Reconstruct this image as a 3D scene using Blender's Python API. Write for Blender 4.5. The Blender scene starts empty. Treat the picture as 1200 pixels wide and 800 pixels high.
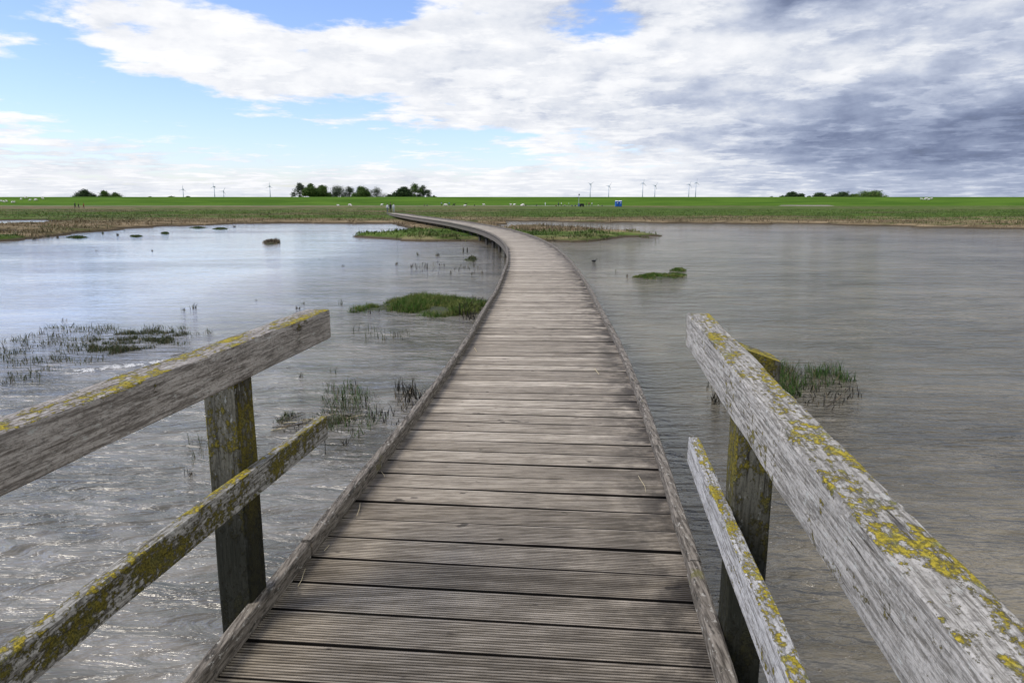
import bpy, bmesh, math, random
import numpy as np
from mathutils import Vector, noise as mn
random.seed(7); rng = np.random.default_rng(7)
R = math.radians
scene = bpy.context.scene
col = scene.collection
FPX, HOR, EYE = 850.0, 236.0, 1.5
TH = math.atan((400 - HOR) / FPX)
WATER = -0.75
MARSH = -0.5

# ------------------------------------------------------------------ survey helpers
def ray(px, py):
    xr = (px - 600) / FPX; yr = (py - 400) / FPX
    return xr, math.cos(TH) - yr * math.sin(TH), -(yr * math.cos(TH) + math.sin(TH))
def ground(px, py, z=WATER):
    r = ray(px, py); t = (z - EYE) / r[2]
    return r[0] * t, r[1] * t
def at_dist(px, py, y):
    r = ray(px, py); t = y / r[1]
    return r[0] * t, y, EYE + r[2] * t

# ------------------------------------------------------------------ object helpers
def link(o, parent=None):
    col.objects.link(o)
    if parent is not None: o.parent = parent
    return o
def mesh_obj(name, verts, faces, mats=None, parent=None, smooth=False, mi=None):
    me = bpy.data.meshes.new(name)
    me.from_pydata([tuple(v) for v in verts], [], [tuple(f) for f in faces])
    if mats is not None:
        for m in (mats if isinstance(mats, (list, tuple)) else [mats]): me.materials.append(m)
    if mi is not None: me.polygons.foreach_set('material_index', mi)
    if smooth: me.polygons.foreach_set('use_smooth', [True] * len(me.polygons))
    me.update()
    return link(bpy.data.objects.new(name, me), parent)
def bm_obj(name, bm, mats, parent=None, smooth=False):
    me = bpy.data.meshes.new(name)
    bm.to_mesh(me); bm.free()
    for m in (mats if isinstance(mats, (list, tuple)) else [mats]): me.materials.append(m)
    if smooth: me.polygons.foreach_set('use_smooth', [True] * len(me.polygons))
    return link(bpy.data.objects.new(name, me), parent)
def thing(name, label, cat, loc=(0, 0, 0), rz=0, group=None):
    o = bpy.data.objects.new(name, None); o.empty_display_size = .2
    o.location = loc; o.rotation_euler = (0, 0, rz)
    col.objects.link(o)
    return tag(o, label, cat, group)
def tag(o, label, cat, group=None):
    o['label'] = label; o['category'] = cat
    if group: o['group'] = group
    return o
def kind(o, k, label=None):
    o['kind'] = k
    if label: o['label'] = label
    return o
def copy_tree(o, parent=None):
    c = o.copy(); col.objects.link(c); c.parent = parent
    for ch in o.children: copy_tree(ch, c)
    return c
def fbm(x, y, z=0.0, o=4):
    return mn.fractal(Vector((x, y, z)), 0.9, 2.1, o)

# ------------------------------------------------------------------ materials
class NT:
    def __init__(s, name):
        s.m = bpy.data.materials.new(name); s.m.use_nodes = True
        s.t = s.m.node_tree; s.t.nodes.clear()
        s.out = s.n('ShaderNodeOutputMaterial')
        s.b = s.n('ShaderNodeBsdfPrincipled')
        s.l(s.b.outputs[0], s.out.inputs[0])
    def n(s, t, **k):
        nd = s.t.nodes.new(t)
        for a, b in k.items(): setattr(nd, a, b)
        return nd
    def l(s, a, b): s.t.links.new(a, b)
    def put(s, sock, v):
        if isinstance(v, bpy.types.NodeSocket): s.l(v, sock)
        elif isinstance(v, (tuple, list)):
            sock.default_value = (*v, 1) if (sock.type == 'RGBA' and len(v) == 3) else v
        else: sock.default_value = v
    def math(s, op, a, b=0.0, c=None, clamp=False):
        nd = s.n('ShaderNodeMath', operation=op, use_clamp=clamp)
        s.put(nd.inputs[0], a); s.put(nd.inputs[1], b)
        if c is not None: s.put(nd.inputs[2], c)
        return nd.outputs[0]
    def mix(s, f, a, b):
        nd = s.n('ShaderNodeMix', data_type='RGBA', clamp_factor=True)
        s.put(nd.inputs[0], f); s.put(nd.inputs[6], a); s.put(nd.inputs[7], b)
        return nd.outputs[2]
    def mul(s, f, a, b):
        nd = s.n('ShaderNodeMix', data_type='RGBA', blend_type='MULTIPLY')
        s.put(nd.inputs[0], f); s.put(nd.inputs[6], a); s.put(nd.inputs[7], b)
        return nd.outputs[2]
    def sstep(s, v, lo, hi, a=0.0, b=1.0):
        nd = s.n('ShaderNodeMapRange', interpolation_type='SMOOTHSTEP')
        s.put(nd.inputs[0], v); s.put(nd.inputs[1], lo); s.put(nd.inputs[2], hi)
        s.put(nd.inputs[3], a); s.put(nd.inputs[4], b)
        return nd.outputs[0]
    def vec(s, src, sc=(1, 1, 1), loc=(0, 0, 0), rot=(0, 0, 0)):
        nd = s.n('ShaderNodeMapping')
        s.l(src, nd.inputs[0]); nd.inputs['Location'].default_value = loc
        nd.inputs['Rotation'].default_value = rot; nd.inputs['Scale'].default_value = sc
        return nd.outputs[0]
    def noise(s, v, scale=1, det=4, rough=.5, dist=0, col=False):
        nd = s.n('ShaderNodeTexNoise')
        s.l(v, nd.inputs['Vector']); nd.inputs['Scale'].default_value = scale
        nd.inputs['Detail'].default_value = det; nd.inputs['Roughness'].default_value = rough
        nd.inputs['Distortion'].default_value = dist
        return nd.outputs[1 if col else 0]
    def bump(s, h, strength=.5, dist=.01, prev=None):
        nd = s.n('ShaderNodeBump')
        s.put(nd.inputs['Strength'], strength); nd.inputs['Distance'].default_value = dist
        s.l(h, nd.inputs['Height'])
        if prev is not None: s.l(prev, nd.inputs['Normal'])
        return nd.outputs[0]
    def obj(s): return s.n('ShaderNodeTexCoord').outputs['Object']
    def rand(s): return s.n('ShaderNodeNewGeometry').outputs['Random Per Island']
    def sep(s, v):
        nd = s.n('ShaderNodeSeparateXYZ'); s.l(v, nd.inputs[0]); return nd.outputs
    def done(s, colr, rough=.8, normal=None, spec=.3):
        s.put(s.b.inputs['Base Color'], colr); s.put(s.b.inputs['Roughness'], rough)
        s.b.inputs['Specular IOR Level'].default_value = spec
        if normal is not None: s.l(normal, s.b.inputs['Normal'])
        return s.m

def plain(name, c, rough=.7, var=.25, scale=8, spec=.3):
    s = NT(name); o = s.obj()
    n = s.noise(o, scale, 4, .6)
    d = tuple(x * (1 - var) for x in c); e = tuple(min(1, x * (1 + var)) for x in c)
    return s.done(s.mix(n, d, e), rough, None, spec)

def rail_wood(name, dark, light, top_t, side_t, olive_side=.5, axis=0, wet=None):
    """weathered timber, grain along local axis, lichen on top and (by side_t) on the sides"""
    s = NT(name); o = s.obj()
    def sc(a, b): return (a, b, b) if axis == 0 else (b, b, a)
    warp = s.noise(s.vec(o, sc(1.2, 4)), 1, 1, .5, 0, True)
    vm = s.n('ShaderNodeVectorMath', operation='MULTIPLY_ADD')
    s.l(warp, vm.inputs[0]); vm.inputs[1].default_value = sc(.0, .012); s.l(o, vm.inputs[2])
    w = vm.outputs[0]
    g1 = s.noise(s.vec(w, sc(6.5, 120)), 1, 7, .68)
    g2 = s.noise(s.vec(w, sc(34, 230)), 1, 4, .7)
    big = s.noise(s.vec(o, sc(1.8, 7)), 1, 5, .6)
    grain = s.math('ADD', s.math('MULTIPLY', g1, .6), s.math('MULTIPLY', g2, .4))
    gr = s.sstep(grain, .41, .57)
    c = s.mix(gr, dark, light)
    c = s.mix(s.sstep(big, .38, .62, .4, 0), c, tuple(x * .45 for x in light))
    crack = s.sstep(s.noise(s.vec(w, sc(2.4, 70), (3, 1, 7)), 1, 5, .6), .31, .37, 1, 0)
    c = s.mix(s.sstep(s.noise(o, 130, 4, .7), .50, .66, 0, .45), c, tuple(x * .5 for x in dark))
    c = s.mix(s.math('MULTIPLY', crack, .85), c, (.022, .019, .016))
    # dark algae runs
    st = s.noise(s.vec(o, sc(5, 3.2), (9, 2, 1)), 1, 5, .65)
    sm = s.math('MULTIPLY', s.sstep(st, .63, .69), s.sstep(g1, .42, .56, 1, .25))
    c = s.mix(s.math('MULTIPLY', sm, .85), c, (.022, .024, .014))
    nz = s.sep(s.n('ShaderNodeNewGeometry').outputs['Normal'])[2]
    top = s.sstep(nz, .35, .7)
    l1 = s.noise(s.vec(o, sc(5.0, 10)), 1, 4, .6); l2 = s.noise(s.vec(o, sc(36, 54)), 1, 7, .78)
    lf = s.math('ADD', s.math('MULTIPLY', l1, .42), s.math('MULTIPLY', l2, .58))
    th = s.n('ShaderNodeMix', data_type='FLOAT')
    s.l(top, th.inputs[0]); th.inputs[2].default_value = side_t; th.inputs[3].default_value = top_t
    tho = th.outputs[0]
    if wet is not None:
        nx_ = s.math('ABSOLUTE', s.sep(s.n('ShaderNodeNewGeometry').outputs['Normal'])[0])
        tho = s.math('SUBTRACT', tho, s.sstep(nx_, .6, .8, 0, .055))
    df = s.math('SUBTRACT', lf, tho)
    lm = s.sstep(df, -.012, .03)
    speck = s.noise(o, 160, 3, .6)
    yel = s.mix(s.sstep(speck, .38, .62), (.17, .14, .02), (.43, .335, .03))
    yel = s.mix(s.sstep(s.noise(o, 22, 4, .6), .52, .62, 0, .75), yel, s.mix(s.sstep(speck, .4, .6), (.17, .175, .06), (.33, .33, .16)))
    oli = s.mix(s.sstep(speck, .4, .62), (.055, .052, .012), (.135, .115, .018))
    lc = s.mix(s.math('MULTIPLY', s.math('SUBTRACT', 1.0, top), olive_side), yel, oli)
    pale = s.sstep(s.noise(s.vec(o, sc(30, 75)), 1, 4, .6), .60, .68)
    c = s.mix(s.math('MULTIPLY', pale, .5), c, (.5, .51, .46))
    c = s.mix(lm, c, lc)
    if wet is not None:
        zz = s.sep(o)[2]
        wn = s.math('ADD', zz, s.math('MULTIPLY', s.noise(s.vec(o, (14, 14, 3)), 1, 4, .6), .22))
        c = s.mix(s.sstep(wn, wet - .15, wet + .35, .93, 0), c, (.014, .015, .009))
    h = s.math('SUBTRACT', s.math('ADD', s.math('MULTIPLY', grain, .8), s.math('MULTIPLY', lm, s.math('ADD', s.math('MULTIPLY', speck, 1.2), .3))), s.math('MULTIPLY', crack, .6))
    return s.done(c, .85, s.bump(h, .9, .006), .2)

M = {}
M['rail_right'] = rail_wood('silver_timber', (.16, .147, .122), (.48, .452, .40), .512, .580, .45)
M['rail_left'] = rail_wood('brown_grey_timber', (.15, .13, .108), (.44, .40, .35), .505, .615, .8)
M['low_left'] = rail_wood('mossy_timber', (.12, .11, .09), (.45, .43, .38), .50, .505, .85)
M['low_right'] = rail_wood('pale_timber', (.17, .16, .145), (.54, .53, .51), .49, .60, .5)
M['post'] = rail_wood('post_timber', (.065, .06, .042), (.21, .198, .15), .44, .518, .75, axis=2, wet=.52)

def deck_mat():
    s = NT('grooved_decking'); o = s.obj(); r = s.rand()
    cmb = s.n('ShaderNodeCombineXYZ'); s.l(s.math('MULTIPLY', r, 37.0), cmb.inputs[2])
    va = s.n('ShaderNodeVectorMath', operation='ADD'); s.l(o, va.inputs[0]); s.l(cmb.outputs[0], va.inputs[1])
    v = va.outputs[0]
    g = s.noise(s.vec(v, (3.0, 60, 1)), 1, 6, .65)
    b = s.noise(s.vec(v, (6, 24, 1)), 1, 6, .66)
    c = s.mix(s.sstep(g, .37, .62), (.30, .257, .197), (.63, .555, .45))
    c = s.mul(1.0, c, s.mix(r, (.74, .725, .70), (1.10, 1.09, 1.07)))
    c = s.mix(s.sstep(b, .50, .75, 0, .2), c, (.10, .085, .068))
    kn = s.sstep(s.noise(s.vec(v, (7, 13, 1), (4, 4, 0)), 1, 2, .5), .70, .75)
    c = s.mix(s.math('MULTIPLY', kn, .7), c, (.035, .028, .024))
    wear = s.n('ShaderNodeAttribute', attribute_name='dirt').outputs['Fac']
    wn = s.math('MULTIPLY', wear, s.sstep(s.noise(s.vec(o, (5, 5, 1)), 1, 5, .65), .3, .62))
    c = s.mix(s.math('MULTIPLY', wn, .85), c, (.045, .04, .036))
    y = s.sep(o)[1]
    # boards darker at the near end, the darkening fades out farther along the deck
    c = s.mul(s.sstep(y, 1.6, 6.0, .62, 0), c, (.42, .405, .375))
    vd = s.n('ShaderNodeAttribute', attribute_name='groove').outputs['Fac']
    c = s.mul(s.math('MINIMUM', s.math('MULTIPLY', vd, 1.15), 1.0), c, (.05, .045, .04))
    return s.done(c, .72, s.bump(g, .8, .004), .2)
M['deck'] = deck_mat()

def kerb_mat():
    s = NT('kerb_timber'); o = s.obj()
    g = s.noise(s.vec(o, (85, 7, 85)), 1, 6, .68); n = s.noise(s.vec(o, (34, 9, 34)), 1, 6, .7); r = s.rand()
    c = s.mix(s.sstep(g, .35, .65), (.055, .046, .035), (.235, .205, .165))
    c = s.mix(s.sstep(n, .56, .64, 0, .8), c, (.03, .028, .022))
    c = s.mix(s.sstep(s.noise(s.vec(o, (60, 26, 60)), 1, 5, .7), .58, .66, 0, .7), c, (.46, .44, .38))
    c = s.mix(s.sstep(s.noise(o, 5, 6, .7), .62, .68, 0, .7), c, (.12, .11, .03))
    return s.done(c, .85, s.bump(s.math('ADD', g, n), .5, .006), .2)
M['kerb'] = kerb_mat()
M['pile'] = plain('wet_pile', (.035, .031, .025), .7, .4, 6)
M['under'] = plain('damp_timber', (.13, .112, .088), .8, .5, 6)

def marsh_nodes(s, o, blade=False):
    p = s.sep(o); x, y, z = p[0], p[1], p[2]
    n1 = s.noise(s.vec(o, (.035, .11, 1)), 1, 5, .6)
    n2 = s.noise(s.vec(o, (.22, .5, 1), (5, 3, 0)), 1, 5, .65)
    n3 = s.noise(s.vec(o, (.012, .035, 1), (1, 8, 0)), 1, 3, .55)
    f = s.math('ADD', s.math('MULTIPLY', n1, .5), s.math('ADD', s.math('MULTIPLY', n2, .25), s.math('MULTIPLY', n3, .25)))
    # tan reed belt by the water, lush meadow behind it on the right, duller on the left
    shore = s.math('MULTIPLY', s.sstep(y, 66, 108, .085, -.02), s.sstep(y, 52, 68, .2, 1))
    back = s.sstep(y, 175, 300, 0, .05)
    right = s.sstep(x, -12, 30, .010, -.032)
    bank = s.math('MULTIPLY', s.sstep(x, -1, 2), s.sstep(y, 47, 52, 0, s.sstep(y, 61, 65, .17, 0)))
    f = s.math('ADD', s.math('ADD', f, bank), s.math('ADD', shore, s.math('ADD', back, right)))
    green = s.mix(s.sstep(n2, .35, .65), (.042, .070, .014), (.095, .148, .026))
    tan = s.mix(s.sstep(n2, .35, .65), (.11, .08, .043), (.27, .205, .12))
    c = s.mix(s.sstep(f, .47, .58), green, tan)
    c = s.mix(s.sstep(n1, .50, .66, 0, .55), c, (.045, .05, .018))
    return c, p, n2
def ground_mat():
    s = NT('salt_marsh_ground'); o = s.obj()
    c, p, n2 = marsh_nodes(s, o)
    mud = s.mix(n2, (.045, .036, .025), (.10, .078, .05))
    c = s.mix(s.sstep(p[2], -.69, -.56, 1, 0), c, mud)
    dn = s.noise(s.vec(o, (.03, .3, .3)), 1, 5, .6)
    dyke = s.mix(s.sstep(dn, .35, .65), (.050, .105, .011), (.085, .155, .018))
    c = s.mix(s.sstep(p[1], 338, 345), c, dyke)
    h = s.noise(o, 3, 5, .7)
    return s.done(c, .95, s.bump(h, .8, .15), .05)
M['ground'] = ground_mat()
def blade_mat(name, a, b, dead=(.2, .15, .07), deadf=.2, marsh=False, yellow=False):
    s = NT(name); r = s.rand()
    if marsh:
        c, p, n2 = marsh_nodes(s, s.obj())
        c = s.mul(1.0, c, s.mix(r, (.8, .8, .8), (1.3, 1.28, 1.2)))
    else:
        c = s.mix(r, a, b)
        r2 = s.math('FRACT', s.math('MULTIPLY', r, 17.3))
        c = s.mix(s.math('LESS_THAN', r2, deadf), c, dead)
        if yellow: c = s.mix(s.sstep(s.noise(s.obj(), 2.4, 4, .6), .46, .62, 0, .6), c, (.17, .175, .045))
    m = s.done(c, .65, None, .15)
    return m
M['marsh_blade'] = blade_mat('marsh_grass', None, None, marsh=True)
M['blade'] = blade_mat('islet_grass', (.03, .07, .010), (.09, .16, .025), (.18, .15, .06), .14, yellow=True)
M['tussock'] = blade_mat('tussock_grass', (.015, .04, .007), (.055, .11, .018), (.10, .085, .04), .2)
M['sedge'] = blade_mat('drowned_sedge', (.03, .045, .015), (.075, .085, .035), (.13, .11, .065), .22)
M['stub'] = blade_mat('reed_stubs', (.012, .011, .008), (.04, .036, .024), (.16, .13, .08), .12)
M['mud'] = plain('islet_mud', (.045, .05, .018), .7, .5, 9)
M['wrack'] = blade_mat('wrack', (.07, .055, .035), (.24, .19, .12), (.04, .03, .02), .3)
M['straw'] = plain('straw', (.5, .42, .26), .7, .15)

def water_mat():
    s = NT('muddy_water'); o = s.obj(); p = s.sep(o)
    big = s.noise(s.vec(o, (.10, .17, 1)), 1, 4, .55)
    swirl = s.noise(s.vec(o, (.7, 1.5, 1), rot=(0, 0, R(14))), 1, 6, .62, .8)
    c = s.mix(s.sstep(s.math('ADD', s.math('MULTIPLY', big, .5), s.math('MULTIPLY', swirl, .5)), .38, .62), (.082, .070, .044), (.20, .172, .119))
    c = s.mix(s.sstep(p[0], -1.3, -.4, .6, 0), c, s.mix(s.sstep(swirl, .4, .6), (.12, .11, .082), (.26, .24, .20)))
    # sheltered pool on the left of the boardwalk, open wind-blown water on the right
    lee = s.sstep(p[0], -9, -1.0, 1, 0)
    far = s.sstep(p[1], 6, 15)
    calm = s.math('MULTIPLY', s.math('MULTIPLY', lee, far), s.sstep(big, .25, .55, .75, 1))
    c = s.mix(s.math('MULTIPLY', s.math('MULTIPLY', lee, far), .9), c, s.mix(s.sstep(big, .42, .6), (.36, .385, .43), (.39, .39, .415)))  # calm pool: pale silt, with the bluish sky reflection painted into the base colour
    amp = s.math('SUBTRACT', 1.0, s.math('MULTIPLY', calm, .93))
    gust = s.sstep(s.noise(s.vec(o, (.22, .5, 1), (7, 2, 0), (0, 0, R(20))), 1, 3, .5), .3, .7, .8, 1.5)
    amp = s.math('MULTIPLY', amp, gust)
    w1 = s.noise(s.vec(o, (1.7, 5.6, 1), rot=(0, 0, R(-16))), 1, 4, .5, 1.1)
    w2 = s.noise(s.vec(o, (6, 13, 1), rot=(0, 0, R(18))), 1, 3, .55, .6)
    w3 = s.noise(s.vec(o, (.5, 1.3, 1), rot=(0, 0, R(-20))), 1, 2, .5, .3)
    w4 = s.noise(s.vec(o, (.8, 1.9, 1), (3, 3, 0), (0, 0, R(22))), 1, 4, .6, .6)
    openw = s.math('MULTIPLY', s.sstep(p[0], -1, 3), s.sstep(p[1], 4, 22))
    w3 = s.math('ADD', w3, s.math('MULTIPLY', s.math('MULTIPLY', w4, openw), 2.6))
    h = s.math('ADD', s.math('MULTIPLY', w1, .58), s.math('ADD', s.math('MULTIPLY', w2, s.math('SUBTRACT', .27, s.math('MULTIPLY', s.sstep(p[0], -1.2, .3, 1, 0), .16))), s.math('MULTIPLY', w3, .75)))
    nd = s.n('ShaderNodeBump'); s.l(amp, nd.inputs['Strength']); nd.inputs['Distance'].default_value = .24
    s.l(h, nd.inputs['Height'])
    s.b.inputs['IOR'].default_value = 1.39
    m = s.done(c, s.math('SUBTRACT', s.sstep(p[1], 4, 10, .17, .09), s.math('MULTIPLY', s.math('MULTIPLY', lee, far), .04)), nd.outputs[0], .75)
    return m
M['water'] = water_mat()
M['asphalt'] = plain('concrete_path', (.42, .41, .38), .8, .12, .5)
M['sand'] = plain('bare_sand', (.21, .18, .15), .9, .45, .5)
M['leaf_dark'] = blade_mat('leaves_dark', (.018, .040, .012), (.045, .082, .022), (.03, .04, .015), .2)
M['leaf_mid'] = blade_mat('leaves_mid', (.03, .068, .012), (.08, .14, .025), (.10, .12, .03), .15)
M['leaf_grey'] = blade_mat('leaves_grey', (.045, .065, .035), (.11, .14, .08), (.08, .09, .06), .2)
M['bark'] = plain('bark', (.07, .06, .05), .9, .3, 3)

# ------------------------------------------------------------------ camera
cam = bpy.data.cameras.new('camera'); camo = bpy.data.objects.new('camera', cam); col.objects.link(camo)
cam.sensor_width = 36; cam.lens = FPX / 1200 * 36
cam.clip_start = .05; cam.clip_end = 20000
camo.location = (0, 0, EYE); camo.rotation_euler = (R(90) - TH, 0, 0)
scene.camera = camo

# ------------------------------------------------------------------ sky
def make_world():
    w = bpy.data.worlds.new('World'); scene.world = w; w.use_nodes = True
    s = NT.__new__(NT); s.t = w.node_tree; s.t.nodes.clear()
    out = s.n('ShaderNodeOutputWorld')
    sky = s.n('ShaderNodeTexSky', sky_type='NISHITA'); sky.sun_disc = False
    sky.sun_elevation = SUN_EL; sky.sun_rotation = SUN_AZ; sky.air_density = 1.0; sky.dust_density = .6; sky.ozone_density = 2.0
    bg1 = s.n('ShaderNodeBackground'); bg1.inputs[1].default_value = .145
    s.l(s.mul(1.0, sky.outputs[0], (.93, .95, 1.16)), bg1.inputs[0])
    d = s.n('ShaderNodeTexCoord').outputs['Generated']
    X, Y, Z = s.sep(d)
    zc = s.math('MAXIMUM', Z, 0.0)
    k = s.math('DIVIDE', 1.0, s.math('ADD', zc, .07))
    cb = s.n('ShaderNodeCombineXYZ'); s.l(s.math('MULTIPLY', X, k), cb.inputs[0]); s.l(s.math('MULTIPLY', Y, k), cb.inputs[1]); s.l(s.math('MULTIPLY', zc, 2.0), cb.inputs[2])
    P = cb.outputs[0]
    f1 = s.noise(P, 2.3, 10, .62, .15)
    f2 = s.noise(s.vec(d, (1, 1, 3.0)), 9, 10, .64, .1)
    f3 = s.noise(s.vec(P, (1.0, .6, 1), (3, 9, 1)), 1.1, 9, .62, .1)
    wp = s.noise(P, .9, 5, .55, 0, True); wx, wy, wz = s.sep(wp)
    hyp = s.math('SQRT', s.math('ADD', s.math('ADD', s.math('MULTIPLY', X, X), s.math('MULTIPLY', Y, Y)), 1e-5))
    sa = s.math('DIVIDE', X, hyp)
    u = s.math('ADD', s.math('MULTIPLY', sa, .5), .5)
    u = s.math('ADD', u, s.math('MULTIPLY', s.math('SUBTRACT', wx, .5), .13))
    el = s.math('MULTIPLY', s.math('ARCSINE', Z), 57.2958)
    elw = s.math('MULTIPLY', s.math('SUBTRACT', wy, .5), s.sstep(el, 0, 9, .5, 4.0))
    el = s.math('ADD', el, elw)
    pxs = list(range(0, 1201, 100))
    us = [math.sin(math.atan((p - 600) * .982 / FPX)) * .5 + .5 for p in pxs]
    rows = [
     (231, [.9,.9,.9,.9,.9,.95,.95,.95,.95,1,1,1,1], [.90,.90,.92,.93,.93,.94,.94,.94,.92,.86,.78,.72,.68]),
     (215, [.72,.68,.66,.64,.72,.78,.78,.85,.9,.95,1,1,1], [.92,.92,.93,.95,.95,.95,.95,.95,.88,.80,.70,.62,.60]),
     (190, [.62,.58,.5,.5,.42,.42,.42,.6,.85,.9,1,1,1],[.90,.90,.92,.95,.97,.98,.98,.97,.88,.68,.54,.44,.42]),
     (165, [.6,.42,.3,.3,.35,.45,.5,.72,.9,1,1,1,1],   [1,1,1,1,1,1,1,.95,.80,.64,.54,.44,.40]),
     (130, [.3,.3,.2,.42,.5,.72,1,1,1,1,1,1,1],        [1,1,1,1,.96,.92,.89,.86,.80,.72,.66,.58,.48]),
     (90,  [.48,.25,.75,1,1,1,1,1,1,1,1,1,1],           [1,1,1,.97,.93,.9,.9,.9,.88,.86,.84,.78,.70]),
     (50,  [.2,.5,.82,.75,.9,1,.95,.45,1,1,1,1,1],    [1,1,1,1,.97,.94,.94,.95,.93,.88,.86,.84,.80]),
     (10,  [.15,.25,.55,.55,.2,.8,.95,.5,.95,1.1,1.1,1,1], [1,1,1,1,1,.98,.92,.74,.78,.44,.38,.46,.84]),
     (-60, [.15,.2,.25,.3,.3,.4,.6,.7,.8,.85,.9,.9,.9],    [1,1,1,1,1,.97,.92,.8,.75,.55,.5,.55,.78])]
    cur = None; pe = None
    for (py, C, B) in rows:
        e = math.degrees(math.atan((400 - py) / FPX) - TH)
        rp = s.n('ShaderNodeValToRGB'); rp.color_ramp.interpolation = 'EASE'
        els = rp.color_ramp.elements
        els[0].position = us[0]; els[0].color = (C[0], B[0], 0, 1)
        els[1].position = us[-1]; els[1].color = (C[-1], B[-1], 0, 1)
        for i in range(1, 12):
            q = els.new(us[i]); q.color = (C[i], B[i], 0, 1)
        s.l(u, rp.inputs[0])
        cur = rp.outputs[0] if cur is None else s.mix(s.sstep(el, pe, e), cur, rp.outputs[0])
        pe = e
    sc = s.n('ShaderNodeSeparateColor'); s.l(cur, sc.inputs[0])
    C, B = sc.outputs[0], sc.outputs[1]
    det = s.math('ADD', s.math('MULTIPLY', f1, .6), s.math('MULTIPLY', f2, .4))
    C = s.math('SUBTRACT', C, s.math('MULTIPLY', s.sstep(el, 15, 23, 0, .6), s.sstep(u, .34, .62, 1, 0)))
    cov = s.math('ADD', C, s.math('MULTIPLY', s.math('SUBTRACT', det, .5), 1.9))
    cov = s.sstep(cov, .44, .70)
    shade = s.math('ADD', s.math('MULTIPLY', s.math('SUBTRACT', f3, .5), .44), s.math('MULTIPLY', s.math('SUBTRACT', f2, .5), .42))
    # dark bases vary more than the bright tops
    shade = s.math('MULTIPLY', shade, s.sstep(B, .80, 1.0, 1.0, .7))
    rl = s.noise(s.vec(d, (1, 1, 2.2)), 10, 8, .6, .1)
    rl2 = s.noise(s.vec(d, (1, 1, 2.2), (.018, 0, -.030)), 10, 8, .6, .1)
    relief = s.math('MULTIPLY', s.math('SUBTRACT', rl, rl2), s.sstep(el, 0, 5, .3, .55))
    shade = s.math('ADD', s.math('ADD', shade, s.sstep(f1, .50, .60, -.015, .085)), relief)
    B = s.math('ADD', B, s.sstep(el, 17, 26, 0, .22))
    br = s.math('MULTIPLY', s.math('ADD', B, shade), .88)
    rp = s.n('ShaderNodeValToRGB'); els = rp.color_ramp.elements
    els[0].position = .22; els[0].color = (.10, .122, .175, 1)
    els[1].position = 1.0; els[1].color = (.84, .845, .85, 1)
    for pos, c in ((.37, (.16, .195, .30)), (.51, (.265, .31, .43)), (.65, (.43, .475, .585)), (.775, (.64, .665, .72)), (.88, (.76, .77, .80))):
        q = els.new(pos); q.color = (*c, 1)
    s.l(br, rp.inputs[0])
    bg2 = s.n('ShaderNodeBackground'); s.l(rp.outputs[0], bg2.inputs[0]); bg2.inputs[1].default_value = 1.0
    mx = s.n('ShaderNodeMixShader'); s.l(cov, mx.inputs[0]); s.l(bg1.outputs[0], mx.inputs[1]); s.l(bg2.outputs[0], mx.inputs[2])
    s.l(mx.outputs[0], out.inputs[0])
    w.cycles.sampling_method = 'MANUAL'; w.cycles.sample_map_resolution = 512
SUN_EL = R(48); SUN_AZ = R(-106)      # azimuth clockwise from +Y
make_world()
sun = bpy.data.lights.new('sun', 'SUN'); suno = bpy.data.objects.new('sun', sun); col.objects.link(suno)
sun.energy = 2.6; sun.angle = R(26); sun.color = (1, .93, .80)
sd = Vector((math.sin(SUN_AZ) * math.cos(SUN_EL), math.cos(SUN_AZ) * math.cos(SUN_EL), math.sin(SUN_EL)))
suno.rotation_euler = sd.to_track_quat('Z', 'Y').to_euler()
scene.view_settings.view_transform = 'Standard'; scene.view_settings.look = 'None'
scene.view_settings.gamma = 1; scene.view_settings.exposure = 0.3

# ------------------------------------------------------------------ terrain
shore_px = [(-260, 284), (-60, 283), (0, 281.5), (60, 277), (110, 272), (150, 269), (190, 265.5), (300, 262.3), (400, 262), (520, 262.5), (620, 263), (700, 261.2), (850, 262), (950, 265), (1050, 266), (1200, 269), (1500, 273)]
shore = [ground(a, b) for a, b in shore_px]
shore_az = [math.atan2(x, y) for x, y in shore]; shore_r = [math.hypot(x, y) for x, y in shore]
shore_az = [-1.6] + shore_az + [1.6]; shore_r = [60] + shore_r + [70]
def poly_px(pts, z=WATER): return np.array([ground(a, b, z) for a, b in pts])
def sdf(poly, X, Y):
    d = np.full(X.shape, 1e9); inside = np.zeros(X.shape, bool); n = len(poly)
    for i in range(n):
        a = poly[i]; b = poly[(i + 1) % n]
        ex, ey = b - a; wx = X - a[0]; wy = Y - a[1]
        t = np.clip((wx * ex + wy * ey) / (ex * ex + ey * ey), 0, 1)
        d = np.minimum(d, np.hypot(wx - ex * t, wy - ey * t))
        c = ((a[1] > Y) != (b[1] > Y)) & (X < (b[0] - a[0]) * (Y - a[1]) / (b[1] - a[1] + 1e-12) + a[0])
        inside ^= c
    return np.where(inside, d, -d)
cpts = [(-.95, -6), (-.62, -3), (-.42, -.6), (-.235, 1.2), (-.15, 2.06), (-.10, 2.56), (-.02, 3.34), (.115, 4.72), (.23, 6.19), (.33, 7.77), (.42, 9.8), (.53, 12.2), (.63, 15.6), (.665, 18), (.66, 20.4), (.59, 24.2), (.27, 29.5), (-.27, 34.6), (-1.1, 40.2), (-2.15, 45.3), (-3.9, 53), (-6.15, 61.2), (-8.8, 70.5), (-12.6, 85), (-16.2, 103), (-20.9, 127)]
cp = np.array(cpts)
def path_dist(x, y):
    d = np.full(np.shape(x), 1e9)
    for a, b in zip(cp[:-1], cp[1:]):
        e = b - a; t = np.clip(((x - a[0]) * e[0] + (y - a[1]) * e[1]) / (e @ e), 0, 1)
        d = np.minimum(d, np.hypot(x - a[0] - e[0] * t, y - a[1] - e[1] * t))
    return d
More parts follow.
